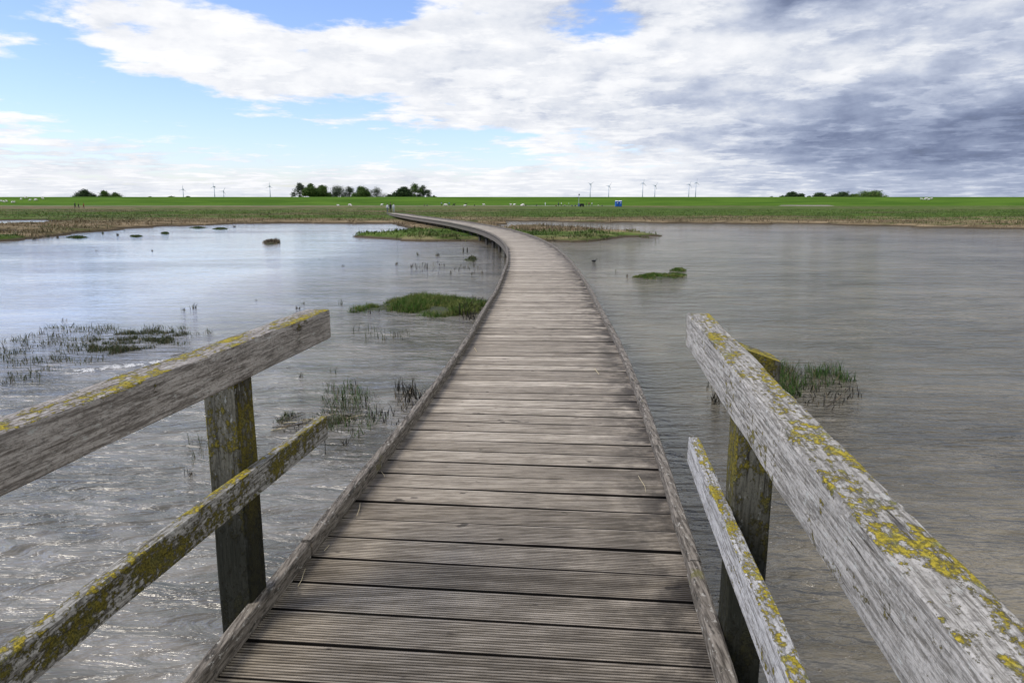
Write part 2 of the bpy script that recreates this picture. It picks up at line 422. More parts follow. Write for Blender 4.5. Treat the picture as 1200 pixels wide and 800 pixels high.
bank_left = poly_px([(412, 278), (450, 273), (500, 270), (520, 263), (575, 263), (590, 283), (555, 283.5), (500, 283), (455, 281)])
bank_right = poly_px([(590, 266), (640, 266.5), (700, 270), (755, 276), (735, 281), (690, 284), (640, 283.5), (600, 282)])
pools = [poly_px([(-80, 263), (-20, 258.4), (50, 257.8), (84, 259.6), (40, 263.2), (-20, 265)]),
         poly_px([(-60, 271), (8, 270), (30, 272), (5, 275), (-60, 276)]),
         poly_px([(388, 262), (440, 262), (468, 263.5), (462, 268), (440, 270.5), (400, 272)]),
         poly_px([(586, 262.2), (596, 259.6), (630, 259.8), (720, 261.5), (715, 266), (650, 265), (605, 264.5)]),
         poly_px([(900, 262), (960, 263), (1010, 264.6), (1110, 266), (1040, 268), (930, 267)])]
def cell_noise(X, Y, sx, sy, oz=0, o=4):
    return np.array([fbm(x * sx, y * sy, oz, o) for x, y in zip(X.ravel(), Y.ravel())]).reshape(X.shape)
def land(X, Y):
    n = cell_noise(X, Y, .35, .22, 2)
    az = np.arctan2(X, Y); r = np.hypot(X, Y)
    d = (r - np.interp(az, shore_az, shore_r)) * .6
    d = np.maximum(d, sdf(bank_left, X, Y)); d = np.maximum(d, sdf(bank_right, X, Y))
    for p in pools: d = np.minimum(d, -sdf(p, X, Y))
    n2 = cell_noise(X, Y, .09, .06, 7)
    d = d + n * 1.5 + n2 * 1.6
    under = 1.6 - path_dist(X, Y) * .7
    return np.where(Y > 53, np.maximum(d, under), d)
def height(X, Y, d=None):
    if d is None: d = land(X, Y)
    t = np.clip((d + 1.4) / 2.2, 0, 1); t = t * t * (3 - 2 * t)
    z = -1.35 + .85 * t
    t2 = np.clip((Y - 344) / 20, 0, 1); t2 = t2 * t2 * (3 - 2 * t2) * .35 + t2 * .65
    t3 = np.clip((Y - 368) / 22, 0, 1)
    z = z + t2 * 4.15 - t3 * 3.2
    return z
def axis(segs):
    out = []
    for a, b, st in segs: out += list(np.arange(a, b, st))
    out.append(segs[-1][1]); return np.array(out, float)
gx = axis([(-6000, -1000, 500), (-1000, -200, 50), (-200, -70, 6), (-70, 70, .7), (70, 200, 6), (200, 1000, 50), (1000, 6000, 500)])
gy = axis([(-600, -60, 60), (-60, 30, 6), (30, 82, .45), (82, 120, 1.6), (120, 340, 9), (340, 372, 1.6), (372, 396, 4), (396, 1000, 60), (1000, 9000, 800)])
GX, GY = np.meshgrid(gx, gy)
core = (np.abs(GX) < 200) & (GY > 25) & (GY < 125)
D = (np.hypot(GX, GY) - np.interp(np.arctan2(GX, GY), shore_az, shore_r)) * .6
D[core] = land(GX[core][None, :], GY[core][None, :])[0]
GZ = height(GX, GY, D)
near = (np.abs(GX) < 120) & (GY > 30) & (GY < 340)
GZ[near] += .05 * cell_noise(GX[near][None, :], GY[near][None, :], .4, .4, 5)[0] * (GZ[near] > -.8)
nx = len(gx); ny = len(gy)
idx = np.arange(nx * ny).reshape(ny, nx)
F = np.stack([idx[:-1, :-1], idx[:-1, 1:], idx[1:, 1:], idx[1:, :-1]], -1).reshape(-1, 4)
V = np.stack([GX, GY, GZ], -1).reshape(-1, 3)
kind(mesh_obj('ground', V.tolist(), F.tolist(), M['ground'], smooth=True), 'structure', 'flat green and brown salt marsh with the long grass dyke behind it')
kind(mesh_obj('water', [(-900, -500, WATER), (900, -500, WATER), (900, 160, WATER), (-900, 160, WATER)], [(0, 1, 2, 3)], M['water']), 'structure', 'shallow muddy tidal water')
def hz(x, y):
    return float(height(np.array([[x]]), np.array([[y]]))[0, 0])
# road at the foot of the dyke
pv = []; pf = []
xs = list(np.arange(-420, 60, 10))
for i, x in enumerate(xs):
    wdt = 2.6 + (5.5 if 5 < x < 34 else 0)
    yb = 341.5 - (3.5 if 5 < x < 34 else 0)
    pv += [(x, yb - wdt / 2, MARSH + .06), (x, yb + wdt / 2, MARSH + .09)]
    if i: pf.append((2 * i - 2, 2 * i, 2 * i + 1, 2 * i - 1))
kind(mesh_obj('path', pv, pf, M['asphalt']), 'structure', 'pale paved path along the foot of the dyke')
# bare sand patch
bm = bmesh.new()
c0 = ground(946, 241.3, MARSH)
ring = []
for i in range(28):
    a = i / 28 * 6.283; rr = 1 + .25 * math.sin(3 * a + 1) + .12 * math.sin(7 * a)
    ring.append((c0[0] + math.cos(a) * 10.5 * rr, c0[1] + math.sin(a) * 18 * rr))
vs = [bm.verts.new((x, y, MARSH - .04)) for x, y in ring]
vi = [bm.verts.new((c0[0] + (x - c0[0]) * .8, c0[1] + (y - c0[1]) * .8, MARSH + .25 + .15 * random.random())) for x, y in ring]
for i in range(28): bm.faces.new((vs[i], vs[(i + 1) % 28], vi[(i + 1) % 28], vi[i]))
bm.faces.new(vi)
kind(bm_obj('sand', bm, M['sand'], smooth=False), 'structure', 'patch of bare pale sand below the dyke')

# ------------------------------------------------------------------ grass builder
def blades(name, pts, mat, parent=None, width=.012, lean=.35, curve=True):
    """pts: array of (x, y, z, height); each blade is a thin bent strip of two faces"""
    pts = np.asarray(pts, float); n = len(pts)
    a = rng.uniform(0, 2 * np.pi, n); la = rng.uniform(0, 2 * np.pi, n)
    h = pts[:, 3]; w = width * rng.uniform(.6, 1.3, n) * (np.ones(n))
    dx, dy = np.cos(a) * w, np.sin(a) * w
    L = rng.uniform(0, lean, n) * h
    ox, oy = np.cos(la) * L, np.sin(la) * L
    b = pts[:, :3]
    v = np.zeros((n, 5, 3))
    v[:, 0] = b + np.stack([-dx, -dy, np.zeros(n)], 1); v[:, 1] = b + np.stack([dx, dy, np.zeros(n)], 1)
    m = b + np.stack([ox * .35, oy * .35, h * .55], 1)
    v[:, 2] = m + np.stack([dx * .7, dy * .7, np.zeros(n)], 1); v[:, 3] = m - np.stack([dx * .7, dy * .7, np.zeros(n)], 1)
    v[:, 4] = b + np.stack([ox, oy, h * (1 - .3 * L / np.maximum(h, 1e-6))], 1)
    me = bpy.data.meshes.new(name)
    fl = []
    V = v.reshape(-1, 3)
    base = np.arange(n) * 5
    loops = np.concatenate([np.stack([base, base + 1, base + 2, base + 3, base + 3, base + 2, base + 4], 1)]).ravel()
    me.vertices.add(len(V)); me.vertices.foreach_set('co', V.ravel())
    me.loops.add(len(loops)); me.loops.foreach_set('vertex_index', loops)
    me.polygons.add(2 * n)
    ls = np.stack([np.arange(n) * 7, np.arange(n) * 7 + 4], 1).ravel()
    me.polygons.foreach_set('loop_start', ls)
    me.polygons.foreach_set('loop_total', np.tile([4, 3], n))
    me.update(calc_edges=True); me.validate()
    me.materials.append(mat)
    return link(bpy.data.objects.new(name, me), parent)

# marsh grass on the banks and along the shore
N = 230000
U = rng.random(N)
yy = 36 + 150 * U ** 1.9
xx = rng.uniform(-1, 1, N) * (yy * .78 + 4)
dl = land(xx[None, :], yy[None, :])[0]
zz = height(xx[None, :], yy[None, :], dl[None, :])[0]
cl = np.array([fbm(x * .5, y * .5, 9, 3) for x, y in zip(xx, yy)])
keep = (zz > WATER + .03) & (rng.random(N) < .55 + cl)
# the boardwalk stays clear
pd_ = path_dist(xx, yy)
keep &= (pd_ > .95)
xx, yy, zz, cl = xx[keep], yy[keep], zz[keep], cl[keep]
hh = rng.uniform(.06, .22, len(xx)) * (1 + cl * 1.4) * np.where(yy < 66, 1.0, 1.15)
hh = np.clip(hh, .05, .42) * np.where((pd_[keep] < 1.6), .6, 1)
o = blades('marsh_grass', np.stack([xx, yy, zz - .02, hh], 1), M['marsh_blade'], width=.03, lean=.95)
kind(o, 'stuff', 'green and tan salt marsh grass covering the banks and the shore'); o['category'] = 'grass'
# taller dry stalks along the right bank
pts = []
for i in range(150):
    px = random.uniform(640, 752); x, y = ground(px, random.uniform(270, 277))
    z = hz(x, y)
    if z > WATER: pts.append((x, y, z, random.uniform(.45, .8)))
o = blades('dry_stalks', pts, M['wrack'], width=.012, lean=.25)
kind(o, 'stuff', 'thin dry grass stalks standing on the right bank'); o['category'] = 'grass'

# ------------------------------------------------------------------ boardwalk
def catmull(P, n=24):
    P = np.array(P, float); out = []
    Q = np.vstack([2 * P[0] - P[1], P, 2 * P[-1] - P[-2]])
    for i in range(1, len(Q) - 2):
        for t in np.linspace(0, 1, n, endpoint=False):
            p0, p1, p2, p3 = Q[i - 1:i + 3]
            out.append(.5 * ((2 * p1) + (-p0 + p2) * t + (2 * p0 - 5 * p1 + 4 * p2 - p3) * t * t + (-p0 + 3 * p1 - 3 * p2 + p3) * t ** 3))
    out.append(P[-1]); return np.array(out)
CL = catmull(cpts)
for _ in range(30): CL[1:-1] = (CL[:-2] + CL[1:-1] * 2 + CL[2:]) / 4
seg = np.hypot(*(np.diff(CL, axis=0).T)); S = np.concatenate([[0], np.cumsum(seg)])
def pos(s):
    x = np.interp(s, S, CL[:, 0]); y = np.interp(s, S, CL[:, 1])
    x2 = np.interp(s + .15, S, CL[:, 0]); y2 = np.interp(s + .15, S, CL[:, 1])
    x1 = np.interp(s - .15, S, CL[:, 0]); y1 = np.interp(s - .15, S, CL[:, 1])
    t = np.array([x2 - x1, y2 - y1]); t /= np.hypot(*t)
    z = 0.0 if y < 84 else -.45 * min(1, (y - 84) / 40)
    return float(x), float(y), z, float(t[0]), float(t[1])
W2 = .822
def hw(y): return float(np.interp(y, [0, 3, 12], [.855, .846, .812]))
bw = thing('boardwalk', 'long grey timber boardwalk with raised edge beams curving left over the water', 'boardwalk')
pv, pf, att, gro = [], [], [], []
s = .05; pitch = .200; TOT = S[-1]
while s < TOT - .2:
    x, y, z, tx, ty = pos(s + pitch / 2)
    g = .014 + random.uniform(-.003, .005); w = pitch - g
    dz = random.uniform(-.002, .002); tilt = random.uniform(-.0035, .0035); yaw = random.uniform(-.003, .003)
    nxv, nyv = ty, -tx                                    # to the right
    prof = []
    if y < 16:
        ng = 13; pr = w / ng; dep = .0055
        prof.append((-w / 2, -.028, 1)); prof.append((-w / 2, -.003, 1)); prof.append((-w / 2 + .0012, -.0005, .8))
        for i in range(ng):
            a = -w / 2 + i * pr
            prof += [(a + pr * .12, 0, 0), (a + pr * .58, 0, 0)]
            if i < ng - 1: prof += [(a + pr * .72, -dep, 1), (a + pr * .98, -dep, 1)]
        prof.append((w / 2 - .0012, -.0005, .8)); prof.append((w / 2, -.003, 1)); prof.append((w / 2, -.028, 1))
    else:
        prof = [(-w / 2, -.028, 1), (-w / 2, -.004, 1), (-w / 2 + .006, 0, .8), (-w / 2 + .024, 0, 0), (w / 2 - .024, 0, 0), (w / 2 - .006, 0, .8), (w / 2, -.004, 1), (w / 2, -.028, 1)]
    W2 = hw(y)
    cols = [-W2, -W2 + .09, -W2 + .3, W2 - .34, W2 - .09, W2]
    b0 = len(pv); npf = len(prof)
    for ci, l in enumerate(cols):
        for (q, dzz, gv) in prof:
            qq = q + yaw * l
            pv.append((x + nxv * l + tx * qq, y + nyv * l + ty * qq, z + dz + dzz + tilt * l))
            rightdirt = 1.0 if l > W2 - .2 else (.45 if l > W2 - .4 else 0)
            leftdirt = .7 if l < -W2 + .1 else 0
            att.append(max(rightdirt, leftdirt)); gro.append(gv)
    for ci in range(len(cols) - 1):
        for k in range(npf - 1):
            a = b0 + ci * npf + k; pf.append((a, a + npf, a + npf + 1, a + 1))
        a = b0 + ci * npf; pf.append((a + npf - 1, a + 2 * npf - 1, a + npf, a))
    pf.append(tuple(b0 + k for k in range(npf)))
    pf.append(tuple(b0 + (len(cols) - 1) * npf + k for k in range(npf - 1, -1, -1)))
    s += pitch
dk = mesh_obj('decking', pv, pf, M['deck'], bw)
for nm, arr in (('dirt', att), ('groove', gro)):
    a = dk.data.attributes.new(nm, 'FLOAT', 'POINT'); a.data.foreach_set('value', arr)

def strip(name, s0, s1, off, z0, z1, wd, mat, parent, step=.4, rough=.0, skew=0, edge=0):
    """rectangular beam following the deck between s0 and s1"""
    n = max(2, int((s1 - s0) / step) + 1)
    vs, fs = [], []
    for i in range(n):
        sv = s0 + (s1 - s0) * i / (n - 1)
        x, y, z, tx, ty = pos(sv); nxv, nyv = ty, -tx
        q = off + skew * (i / (n - 1) - .5) + edge * hw(y)
        for (l, h) in ((q - wd / 2, z0), (q + wd / 2, z0), (q + wd / 2, z1 - .008), (q + wd / 2 - .008, z1), (q - wd / 2 + .008, z1), (q - wd / 2, z1 - .008)):
            l += rough * fbm(sv * 2.2, l * 50, h * 40); hh_ = h + rough * fbm(sv * 2.2 + 50, l * 50, h * 40)
            vs.append((x + nxv * l, y + nyv * l, z + hh_))
    for i in range(n - 1):
        for k in range(6):
            a = i * 6 + k; b = i * 6 + (k + 1) % 6
            fs.append((a, b, b + 6, a + 6))
    fs.append((5, 4, 3, 2, 1, 0)); fs.append(tuple((n - 1) * 6 + k for k in range(6)))
    return mesh_obj(name, vs, fs, mat, parent)
for side in (-1, 1):
    s0 = .05
    k = 0
    while s0 < TOT - .5:
        L = 2.6 if (k % 2) else 3.1
        s1 = min(s0 + L, TOT - .3)
        yv = pos(s0)[1]
        st = .05 if yv < 9 else (.3 if yv < 30 else .6)
        strip('kerb_beam', s0 + .006, s1 - .006, side * (-.028 + random.uniform(-.004, .004)), .003, .07 + random.uniform(-.004, .006), .05, M['kerb'], bw, st, .0032 if yv < 9 else .003, random.uniform(-.006, .006), side)
        s0 = s1; k += 1
for off in (-.745, 0, .745):
    strip('support_beam', .05, TOT - .3, off, -.235, -.031, .08, M['under'], bw, 1.0)
# piles and cross beams
def cyl(bm, p0, p1, r0, r1, seg=10, cap=True):
    p0 = Vector(p0); p1 = Vector(p1); d = (p1 - p0).normalized()
    u = d.orthogonal().normalized(); v = d.cross(u)
    A = [bm.verts.new(p0 + (u * math.cos(t) + v * math.sin(t)) * r0) for t in [i * 2 * math.pi / seg for i in range(seg)]]
    B = [bm.verts.new(p1 + (u * math.cos(t) + v * math.sin(t)) * r1) for t in [i * 2 * math.pi / seg for i in range(seg)]]
    for i in range(seg): bm.faces.new((A[i], A[(i + 1) % seg], B[(i + 1) % seg], B[i]))
    if cap: bm.faces.new(A[::-1]); bm.faces.new(B)
def box(bm, c, sz, rz=0):
    vs = []
    for dx in (-.5, .5):
        for dy in (-.5, .5):
            for dz in (-.5, .5):
                x, y = dx * sz[0], dy * sz[1]
                vs.append(bm.verts.new((c[0] + x * math.cos(rz) - y * math.sin(rz), c[1] + x * math.sin(rz) + y * math.cos(rz), c[2] + dz * sz[2])))
    for f in ((0, 1, 3, 2), (4, 6, 7, 5), (0, 4, 5, 1), (2, 3, 7, 6), (0, 2, 6, 4), (1, 5, 7, 3)): bm.faces.new([vs[i] for i in f])
pile_me = None
s = 1.2
while s < TOT - 3:
    x, y, z, tx, ty = pos(s); nxv, nyv = ty, -tx; rz = math.atan2(nyv, nxv)
    if y < 66:
        for sd_ in (-1, 1):
            if pile_me is None:
                bm = bmesh.new(); cyl(bm, (0, 0, -1.6), (0, 0, -.40), .075, .07)
                pl = bm_obj('pile', bm, M['pile'], bw, True); pile_me = pl.data
            else: pl = link(bpy.data.objects.new('pile', pile_me), bw)
            pl.location = (x + nxv * .5 * sd_, y + nyv * .5 * sd_, z)
        bm = bmesh.new(); box(bm, (0, 0, -.305), (1.3, .10, .13))
        cb = bm_obj('cross_beam', bm, M['under'], bw); cb.location = (x, y, z); cb.rotation_euler.z = rz
    s += 2.9

# ------------------------------------------------------------------ railings
def beam(name, p0, p1, wd, ht, mat, parent, seed, wob=.0022):
    """timber from p0 to p1 (centre of its top edge), local X along the timber"""
    p0 = Vector(p0); p1 = Vector(p1); L = (p1 - p0).length
    n = int(L / .02) + 1
    ring = []
    r = .006
    for k in range(7): ring.append((-wd / 2 + r + (wd - 2 * r) * k / 6, 0))
    ring += [(wd / 2 - r * .3, -r * .3)]
    for k in range(9): ring.append((wd / 2, -r - (ht - 2 * r) * k / 8))
    ring += [(wd / 2 - r, -ht)]
    for k in range(1, 6): ring.append((wd / 2 - r - (wd - 2 * r) * k / 6, -ht))
    ring += [(-wd / 2 + r, -ht)]
    for k in range(9): ring.append((-wd / 2, -ht + r + (ht - 2 * r) * k / 8))
    ring += [(-wd / 2 + r * .3, -r * .3)]
    m = len(ring); vs = []; fs = []
    for i in range(n):
        X = L * i / (n - 1)
        bow = .004 * math.sin(X * 1.3 + seed)
        for (yv, zv) in ring:
            a = fbm(X * 3 + seed * 10, yv * 60, zv * 60 + seed, 3); b = fbm(X * 3 + 70, yv * 60, zv * 60 + seed, 3)
            edge = min(abs(abs(yv) - wd / 2), 1) < .003 and (zv > -.012)
            wv = wob * (1.6 if edge else 1)
            nick = 0
            if edge: nick = max(0, fbm(X * 9 + seed, zv * 5, seed, 3) - .28) * .02
            vs.append((X, yv + a * wv - math.copysign(nick, yv), zv + b * wv + bow - nick))
    for i in range(n - 1):
        for k in range(m):
            a = i * m + k; b = i * m + (k + 1) % m
            fs.append((a, a + m, b + m, b))
    fs.append(tuple(range(m))); fs.append(tuple((n - 1) * m + k for k in range(m - 1, -1, -1)))
    o = mesh_obj(name, vs, fs, mat, parent)
    o.location = p0; d = (p1 - p0).normalized()
    o.rotation_euler = (0, -math.asin(d.z), math.atan2(d.y, d.x))
    return o
def rail_post(parent, x, y, rz, z1, slope, seed, z0=-1.5):
    sz = .122; bm_v = []; fs = []
    n = 60; ring = []
    q = 5
    c = .006; h = sz / 2
    sides = [(-h, -h, 1, 0), (h, -h, 0, 1), (h, h, -1, 0), (-h, h, 0, -1)]
    for (sx, sy, dx, dy) in sides:
        for k in range(q + 1):
            t = c + (sz - 2 * c) * k / q
            ring.append((sx + dx * t, sy + dy * t))
    m = len(ring)
    for i in range(n):
        t = i / (n - 1)
        for (a, b) in ring:
            top = z1 + slope * a
            zz_ = z0 + (top - z0) * t
            wv = fbm(zz_ * 3 + seed, a * 40, b * 40, 3) * .0022
            bm_v.append((a * (1 + wv / .06), b * (1 + wv / .06), zz_))
    for i in range(n - 1):
        for k in range(m):
            a = i * m + k; b = i * m + (k + 1) % m
            fs.append((a, b, b + m, a + m))
    fs.append(tuple(range(m - 1, -1, -1))); fs.append(tuple((n - 1) * m + k for k in range(m)))
    o = mesh_obj('post', bm_v, fs, M['post'], parent)
    o.location = (x, y, 0); o.rotation_euler.z = rz
    return o
def railing(label, side, X_out, s_, top, low, end_top, end_low, mt, ml, post_y, slope, ptop):
    # outer plane of both rails: x = X_out + s_*y ; rails lie on the deck side of the posts
    nrm = math.sqrt(1 + s_ * s_)
    rt = thing('wooden_railing', label, 'railing', (0, 0, 0))
    (zt, wt, ht), (zl, wl, hl) = top, low
    y0 = -1.35
    def pt(y, w, z): return (X_out + s_ * y - side * w / 2 * nrm, y, z)
    beam('top_rail', pt(y0, wt, zt), pt(end_top, wt, zt), wt, ht, mt, rt, 1 + side)
    beam('lower_rail', pt(y0, wl, zl), pt(end_low, wl, zl), wl, hl, ml, rt, 4 + side)
    rz = -math.atan(s_)
    for py in post_y:
        rail_post(rt, X_out + s_ * py + side * .0625, py, rz, ptop, slope * side, 3 + side + py)
    return rt
yl1 = ground(391.7, 361.7, 1.06)[1]; yl2 = ground(385, 488, .575)[1]
yr1 = ground(808, 368, 1.06)[1]; yr2 = ground(811.4, 511, .52)[1]
railing('weathered grey timber railing on the left, its lower rail green with moss', -1, -1.275, .138, (1.06, .10, .122), (.575, .042, .104), yl1, yl2, M['rail_left'], M['low_left'], (2.47, .45, -1.2), -.1, .99)
railing('silvery timber railing on the right with yellow lichen along its top rail', 1, .472, .110, (1.06, .088, .133), (.52, .046, .115), yr1, yr2, M['rail_right'], M['low_right'], (2.27, .25, -1.2), -.35, 1.03)

# ------------------------------------------------------------------ islets, tufts and stubs
def scatter_px(poly, n, dens=None):
    """random points on the water inside an outline"""
    P = poly_px(poly); mn_, mx_ = P.min(0), P.max(0); out = []
    e_ = (mx_ - mn_) * .18
    X = rng.uniform(mn_[0] - e_[0], mx_[0] + e_[0], n * 6); Y = rng.uniform(mn_[1] - e_[1], mx_[1] + e_[1], n * 6)
    d = sdf(P, X, Y)
    edge = np.array([fbm(x * 2.2, y * 2.2, 3, 3) for x, y in zip(X, Y)]) * .3 * (mx_[1] - mn_[1]) * .3
    m = (d + edge) > 0
    X, Y, d = X[m], Y[m], (d + edge)[m]
    return X[:n], Y[:n], d[:n]
def islet(label, poly, n, hrange, mat, mound=.08, width=.006, lean=.5, clump=1.6, group=None, name='grass_islet', stubs=0, fill=.5):
    P = poly_px(poly); c = P.mean(0); span = P.max(0) - P.min(0)
    rt = thing(name, label, 'grass islet', (c[0], c[1], WATER), 0, group)
    if mound > 0:
        st = max(span) / 40
        gx_ = np.arange(P[:, 0].min() - .5, P[:, 0].max() + .5, st); gy_ = np.arange(P[:, 1].min() - .5, P[:, 1].max() + .5, st)
        A, B = np.meshgrid(gx_, gy_); d = sdf(P, A, B); md = max(d.max(), .05)
        nn = cell_noise(A, B, 2.5, 2.5, 1, 4)
        H = -.10 + (mound + .10) * np.clip((d / md) * 1.1 + .45 + nn * .25, 0, 1.0)
        vv = np.stack([A - c[0], B - c[1], H], -1).reshape(-1, 3); ii = np.arange(A.size).reshape(A.shape)
        ff = np.stack([ii[:-1, :-1], ii[:-1, 1:], ii[1:, 1:], ii[1:, :-1]], -1).reshape(-1, 4)
        mesh_obj('mud_mound', vv.tolist(), ff.tolist(), M['mud'], rt, True)
    X, Y, d = scatter_px(poly, n)
    cl_ = np.array([fbm(x * clump, y * clump, 6, 3) for x, y in zip(X, Y)])
    if fill > .7: cl_ = cl_ * .7
    k = rng.random(len(X)) < np.clip(fill + cl_ * 1.6, 0.02, 1)
    X, Y, cl_, d = X[k], Y[k], cl_[k], d[k]
    h = rng.uniform(*hrange, len(X)) * np.clip(1 + cl_ * .8, .5, 1.6)
    z = np.full(len(X), -.02)
    if mound > 0: z = -.10 + (mound + .10) * np.clip((sdf(P, X, Y) / md) * 1.1 + .45, 0, 1.0) - .012
    blades('grass', np.stack([X - c[0], Y - c[1], z, h], 1), mat, rt, width, lean)['kind'] = 'stuff'
    if stubs:
        X, Y, d = scatter_px(poly, stubs)
        blades('reed_stubs', np.stack([X - c[0], Y - c[1], np.full(len(X), -.03), rng.uniform(hrange[0] * .6, hrange[1] * .9, len(X))], 1), M['stub'], rt, width * 1.5, .3)['kind'] = 'stuff'
    return rt
islet('low green grass islet touching the left edge of the boardwalk', [(414, 366), (436, 357), (480, 350), (510, 348), (540, 351), (572, 355), (566, 366), (540, 371), (515, 374), (480, 368), (450, 366)], 34000, (.04, .17), M['blade'], .05, .005, .95, stubs=260, fill=.62)
islet('dark reed stubs beside the green islet at the boardwalk edge', [(530, 350), (555, 352), (578, 357), (566, 369), (545, 374), (528, 370)], 420, (.06, .22), M['stub'], 0, .010, .6, name='reed_stubs')
islet('sparse half drowned sedge bed behind the left railing', [(0, 400), (60, 385), (130, 382), (200, 384), (250, 390), (228, 402), (150, 412), (90, 430), (40, 447), (0, 446)], 5200, (.03, .11), M['sedge'], 0, .005, .9, 2.6, name='sedge_bed', stubs=60)
islet('dense green core of the sedge bed left of the railing', [(95, 410), (120, 394), (170, 387), (225, 388), (210, 400), (165, 411), (125, 417)], 9000, (.03, .10), M['sedge'], .0, .005, .95, 2.6, fill=.5)
islet('larger of two flat green islets out on the right water', [(735, 325), (760, 321), (790, 320), (806, 322), (795, 327), (770, 328)], 9000, (.03, .09), M['blade'], .03, .010, .8, fill=.55)
islet('smaller flat green islet behind the larger one on the right water', [(780, 317), (795, 314), (806, 316), (800, 319)], 3500, (.03, .09), M['blade'], .03, .010, .8, fill=.55)
islet('dark tussock behind the right railing with dead reeds round it', [(884, 440), (905, 430), (950, 428), (985, 434), (998, 446), (960, 454), (925, 466), (895, 462)], 3600, (.03, .17), M['tussock'], .0, .004, .95, 3.5, stubs=160, fill=.42)
islet('scattered dead stems just below the dark tussock behind the right railing', [(925, 456), (975, 448), (1012, 456), (1005, 474), (965, 482), (930, 474)], 170, (.03, .13), M['stub'], 0, .007, .9, name='reed_stubs')
islet('cluster of dark reed stubs left of the right top rail', [(826, 452), (848, 446), (864, 458), (862, 474), (840, 474)], 150, (.05, .15), M['stub'], 0, .007, .6, name='reed_stubs')
islet('drift of wrack and green shoots between left post and boardwalk', [(310, 498), (335, 487), (380, 482), (408, 484), (420, 492), (380, 500), (340, 508)], 1700, (.02, .09), M['sedge'], 0, .004, .95, 2.5, name='wrack_patch', stubs=120)
islet('tuft of fine green grass in the water right of the wrack', [(372, 462), (410, 452), (445, 462), (448, 494), (415, 512), (380, 500)], 1000, (.04, .16), M['tussock'], 0, .0035, .9, 3.0, stubs=110, fill=.35)
islet('dark wilted reeds nearest the left edge of the boardwalk', [(425, 478), (445, 458), (470, 452), (496, 460), (490, 482), (465, 502), (436, 494)], 460, (.04, .17), M['stub'], 0, .006, .6, 3.0, name='reed_stubs')
islet('few thin reed shoots left of the left post', [(212, 528), (228, 515), (246, 520), (246, 545), (225, 545)], 130, (.04, .17), M['sedge'], 0, .0035, .9, name='reed_shoots')
islet('thin sprigs between left railing end and green islet', [(410, 388), (450, 384), (480, 392), (478, 400), (430, 402)], 60, (.05, .16), M['sedge'], 0, .006, .5, name='reed_shoots')
islet('patch of dark shoots in the pool beside the boardwalk bend', [(478, 312), (500, 306), (525, 308), (560, 312), (556, 322), (520, 322), (490, 318)], 120, (.06, .2), M['stub'], 0, .018, .4, name='reed_stubs')
islet('small brown weedy islet near the boardwalk bend', [(542, 305), (552, 303), (561, 304.5), (555, 307)], 420, (.05, .11), M['sedge'], .07, .015, .5)
islet('brown grass hummock alone in the left pool', [(308, 285), (318, 283), (329, 284.5), (322, 286.5), (312, 287)], 800, (.08, .2), M['wrack'], .10, .02, .5)
for lb, pl_ in (('flat dark islet left of the hummock row near the left shore', [(76, 278.5), (90, 277), (104, 278.4), (90, 280)]),
                ('dark green islet below the left shore', [(150, 277), (160, 275.6), (168, 277), (160, 278.4)]),
                ('thin dark islet near the middle of the left shore', [(188, 273.6), (194, 273), (199, 273.8), (193, 274.4)]),
                ('widest flat islet off the left shore', [(220, 267), (232, 265.8), (246, 266.8), (232, 268.2)]),
                ('right hand flat islet off the left shore', [(249, 268.2), (259, 267), (268, 268.4), (258, 269.6)])):
    islet(lb, pl_, 700, (.03, .09), M['tussock'], .06, .03, .5, .4, group='flat islets off the left shore')
# single sprigs standing in the pool
sprigs = [(227, 362, 9), (215, 364, 6), (349, 362, 6), (398, 357, 9), (420, 362, 8), (356, 356, 5), (75, 377, 8), (32, 405, 14), (48, 392, 12), (62, 394, 10), (2, 408, 14), (390, 437, 12), (352, 442, 8), (385, 452, 10), (225, 556, 16), (450, 398, 8), (470, 394, 12), (300, 352, 3), (512, 300, 6), (495, 312, 8), (565, 320, 4), (722, 317, 3), (735, 323, 3), (855, 385, 3), (465, 310, 6), (490, 299, 4), (402, 312, 3), (113, 294, 2.5), (178, 294, 2), (20, 281, 4), (40, 281, 4), (56, 278, 4), (68, 279, 4), (120, 274, 4), (138, 276, 4), (146, 271, 3), (275, 266, 3), (365, 527, 12), (402, 520, 14)]
SPR = []
for i, (px, py, hp) in enumerate(sprigs):
    x, y = ground(px, py); sc_ = y / FPX
    n = random.randint(6, 12); h = hp * sc_
    pts = [(random.gauss(0, h * .22), random.gauss(0, h * .22), -.02, h * random.uniform(.5, 1.15)) for _ in range(n)]
    o = blades('marsh_sprig', pts, M['sedge'] if i % 2 else M['stub'], None, max(.0045, .4 * sc_), .55)
    o.location = (x, y, WATER)
    tag(o, '', 'plant', 'lone sprigs standing in the water'); SPR.append((px, py, o))
LAND = [(392, 362, 'the left top rail end'), (500, 356, 'the green islet'), (120, 400, 'the sedge bed'), (318, 285, 'the brown hummock'), (548, 296, 'the two stakes'), (770, 324, 'the larger right islet'), (60, 272, 'the left shore'), (380, 500, 'the left lower rail end'), (250, 540, 'the left post')]
ORD = ['', 'second ', 'third ', 'fourth ', 'fifth ', 'sixth ', 'seventh ', 'eighth ', 'ninth ', 'tenth ', 'eleventh ', 'twelfth ', 'thirteenth ']
byl = {}
for px, py, o in SPR:
    k = min(range(len(LAND)), key=lambda j: math.hypot(LAND[j][0] - px, LAND[j][1] - py)); byl.setdefault(k, []).append((math.hypot(LAND[k][0] - px, LAND[k][1] - py), o))
for k, v in byl.items():
    v.sort(key=lambda t: t[0])
    for j, (_, o) in enumerate(v): o['label'] = 'tiny lone grass sprig in the water, %sclosest to %s' % (ORD[j], LAND[k][2])

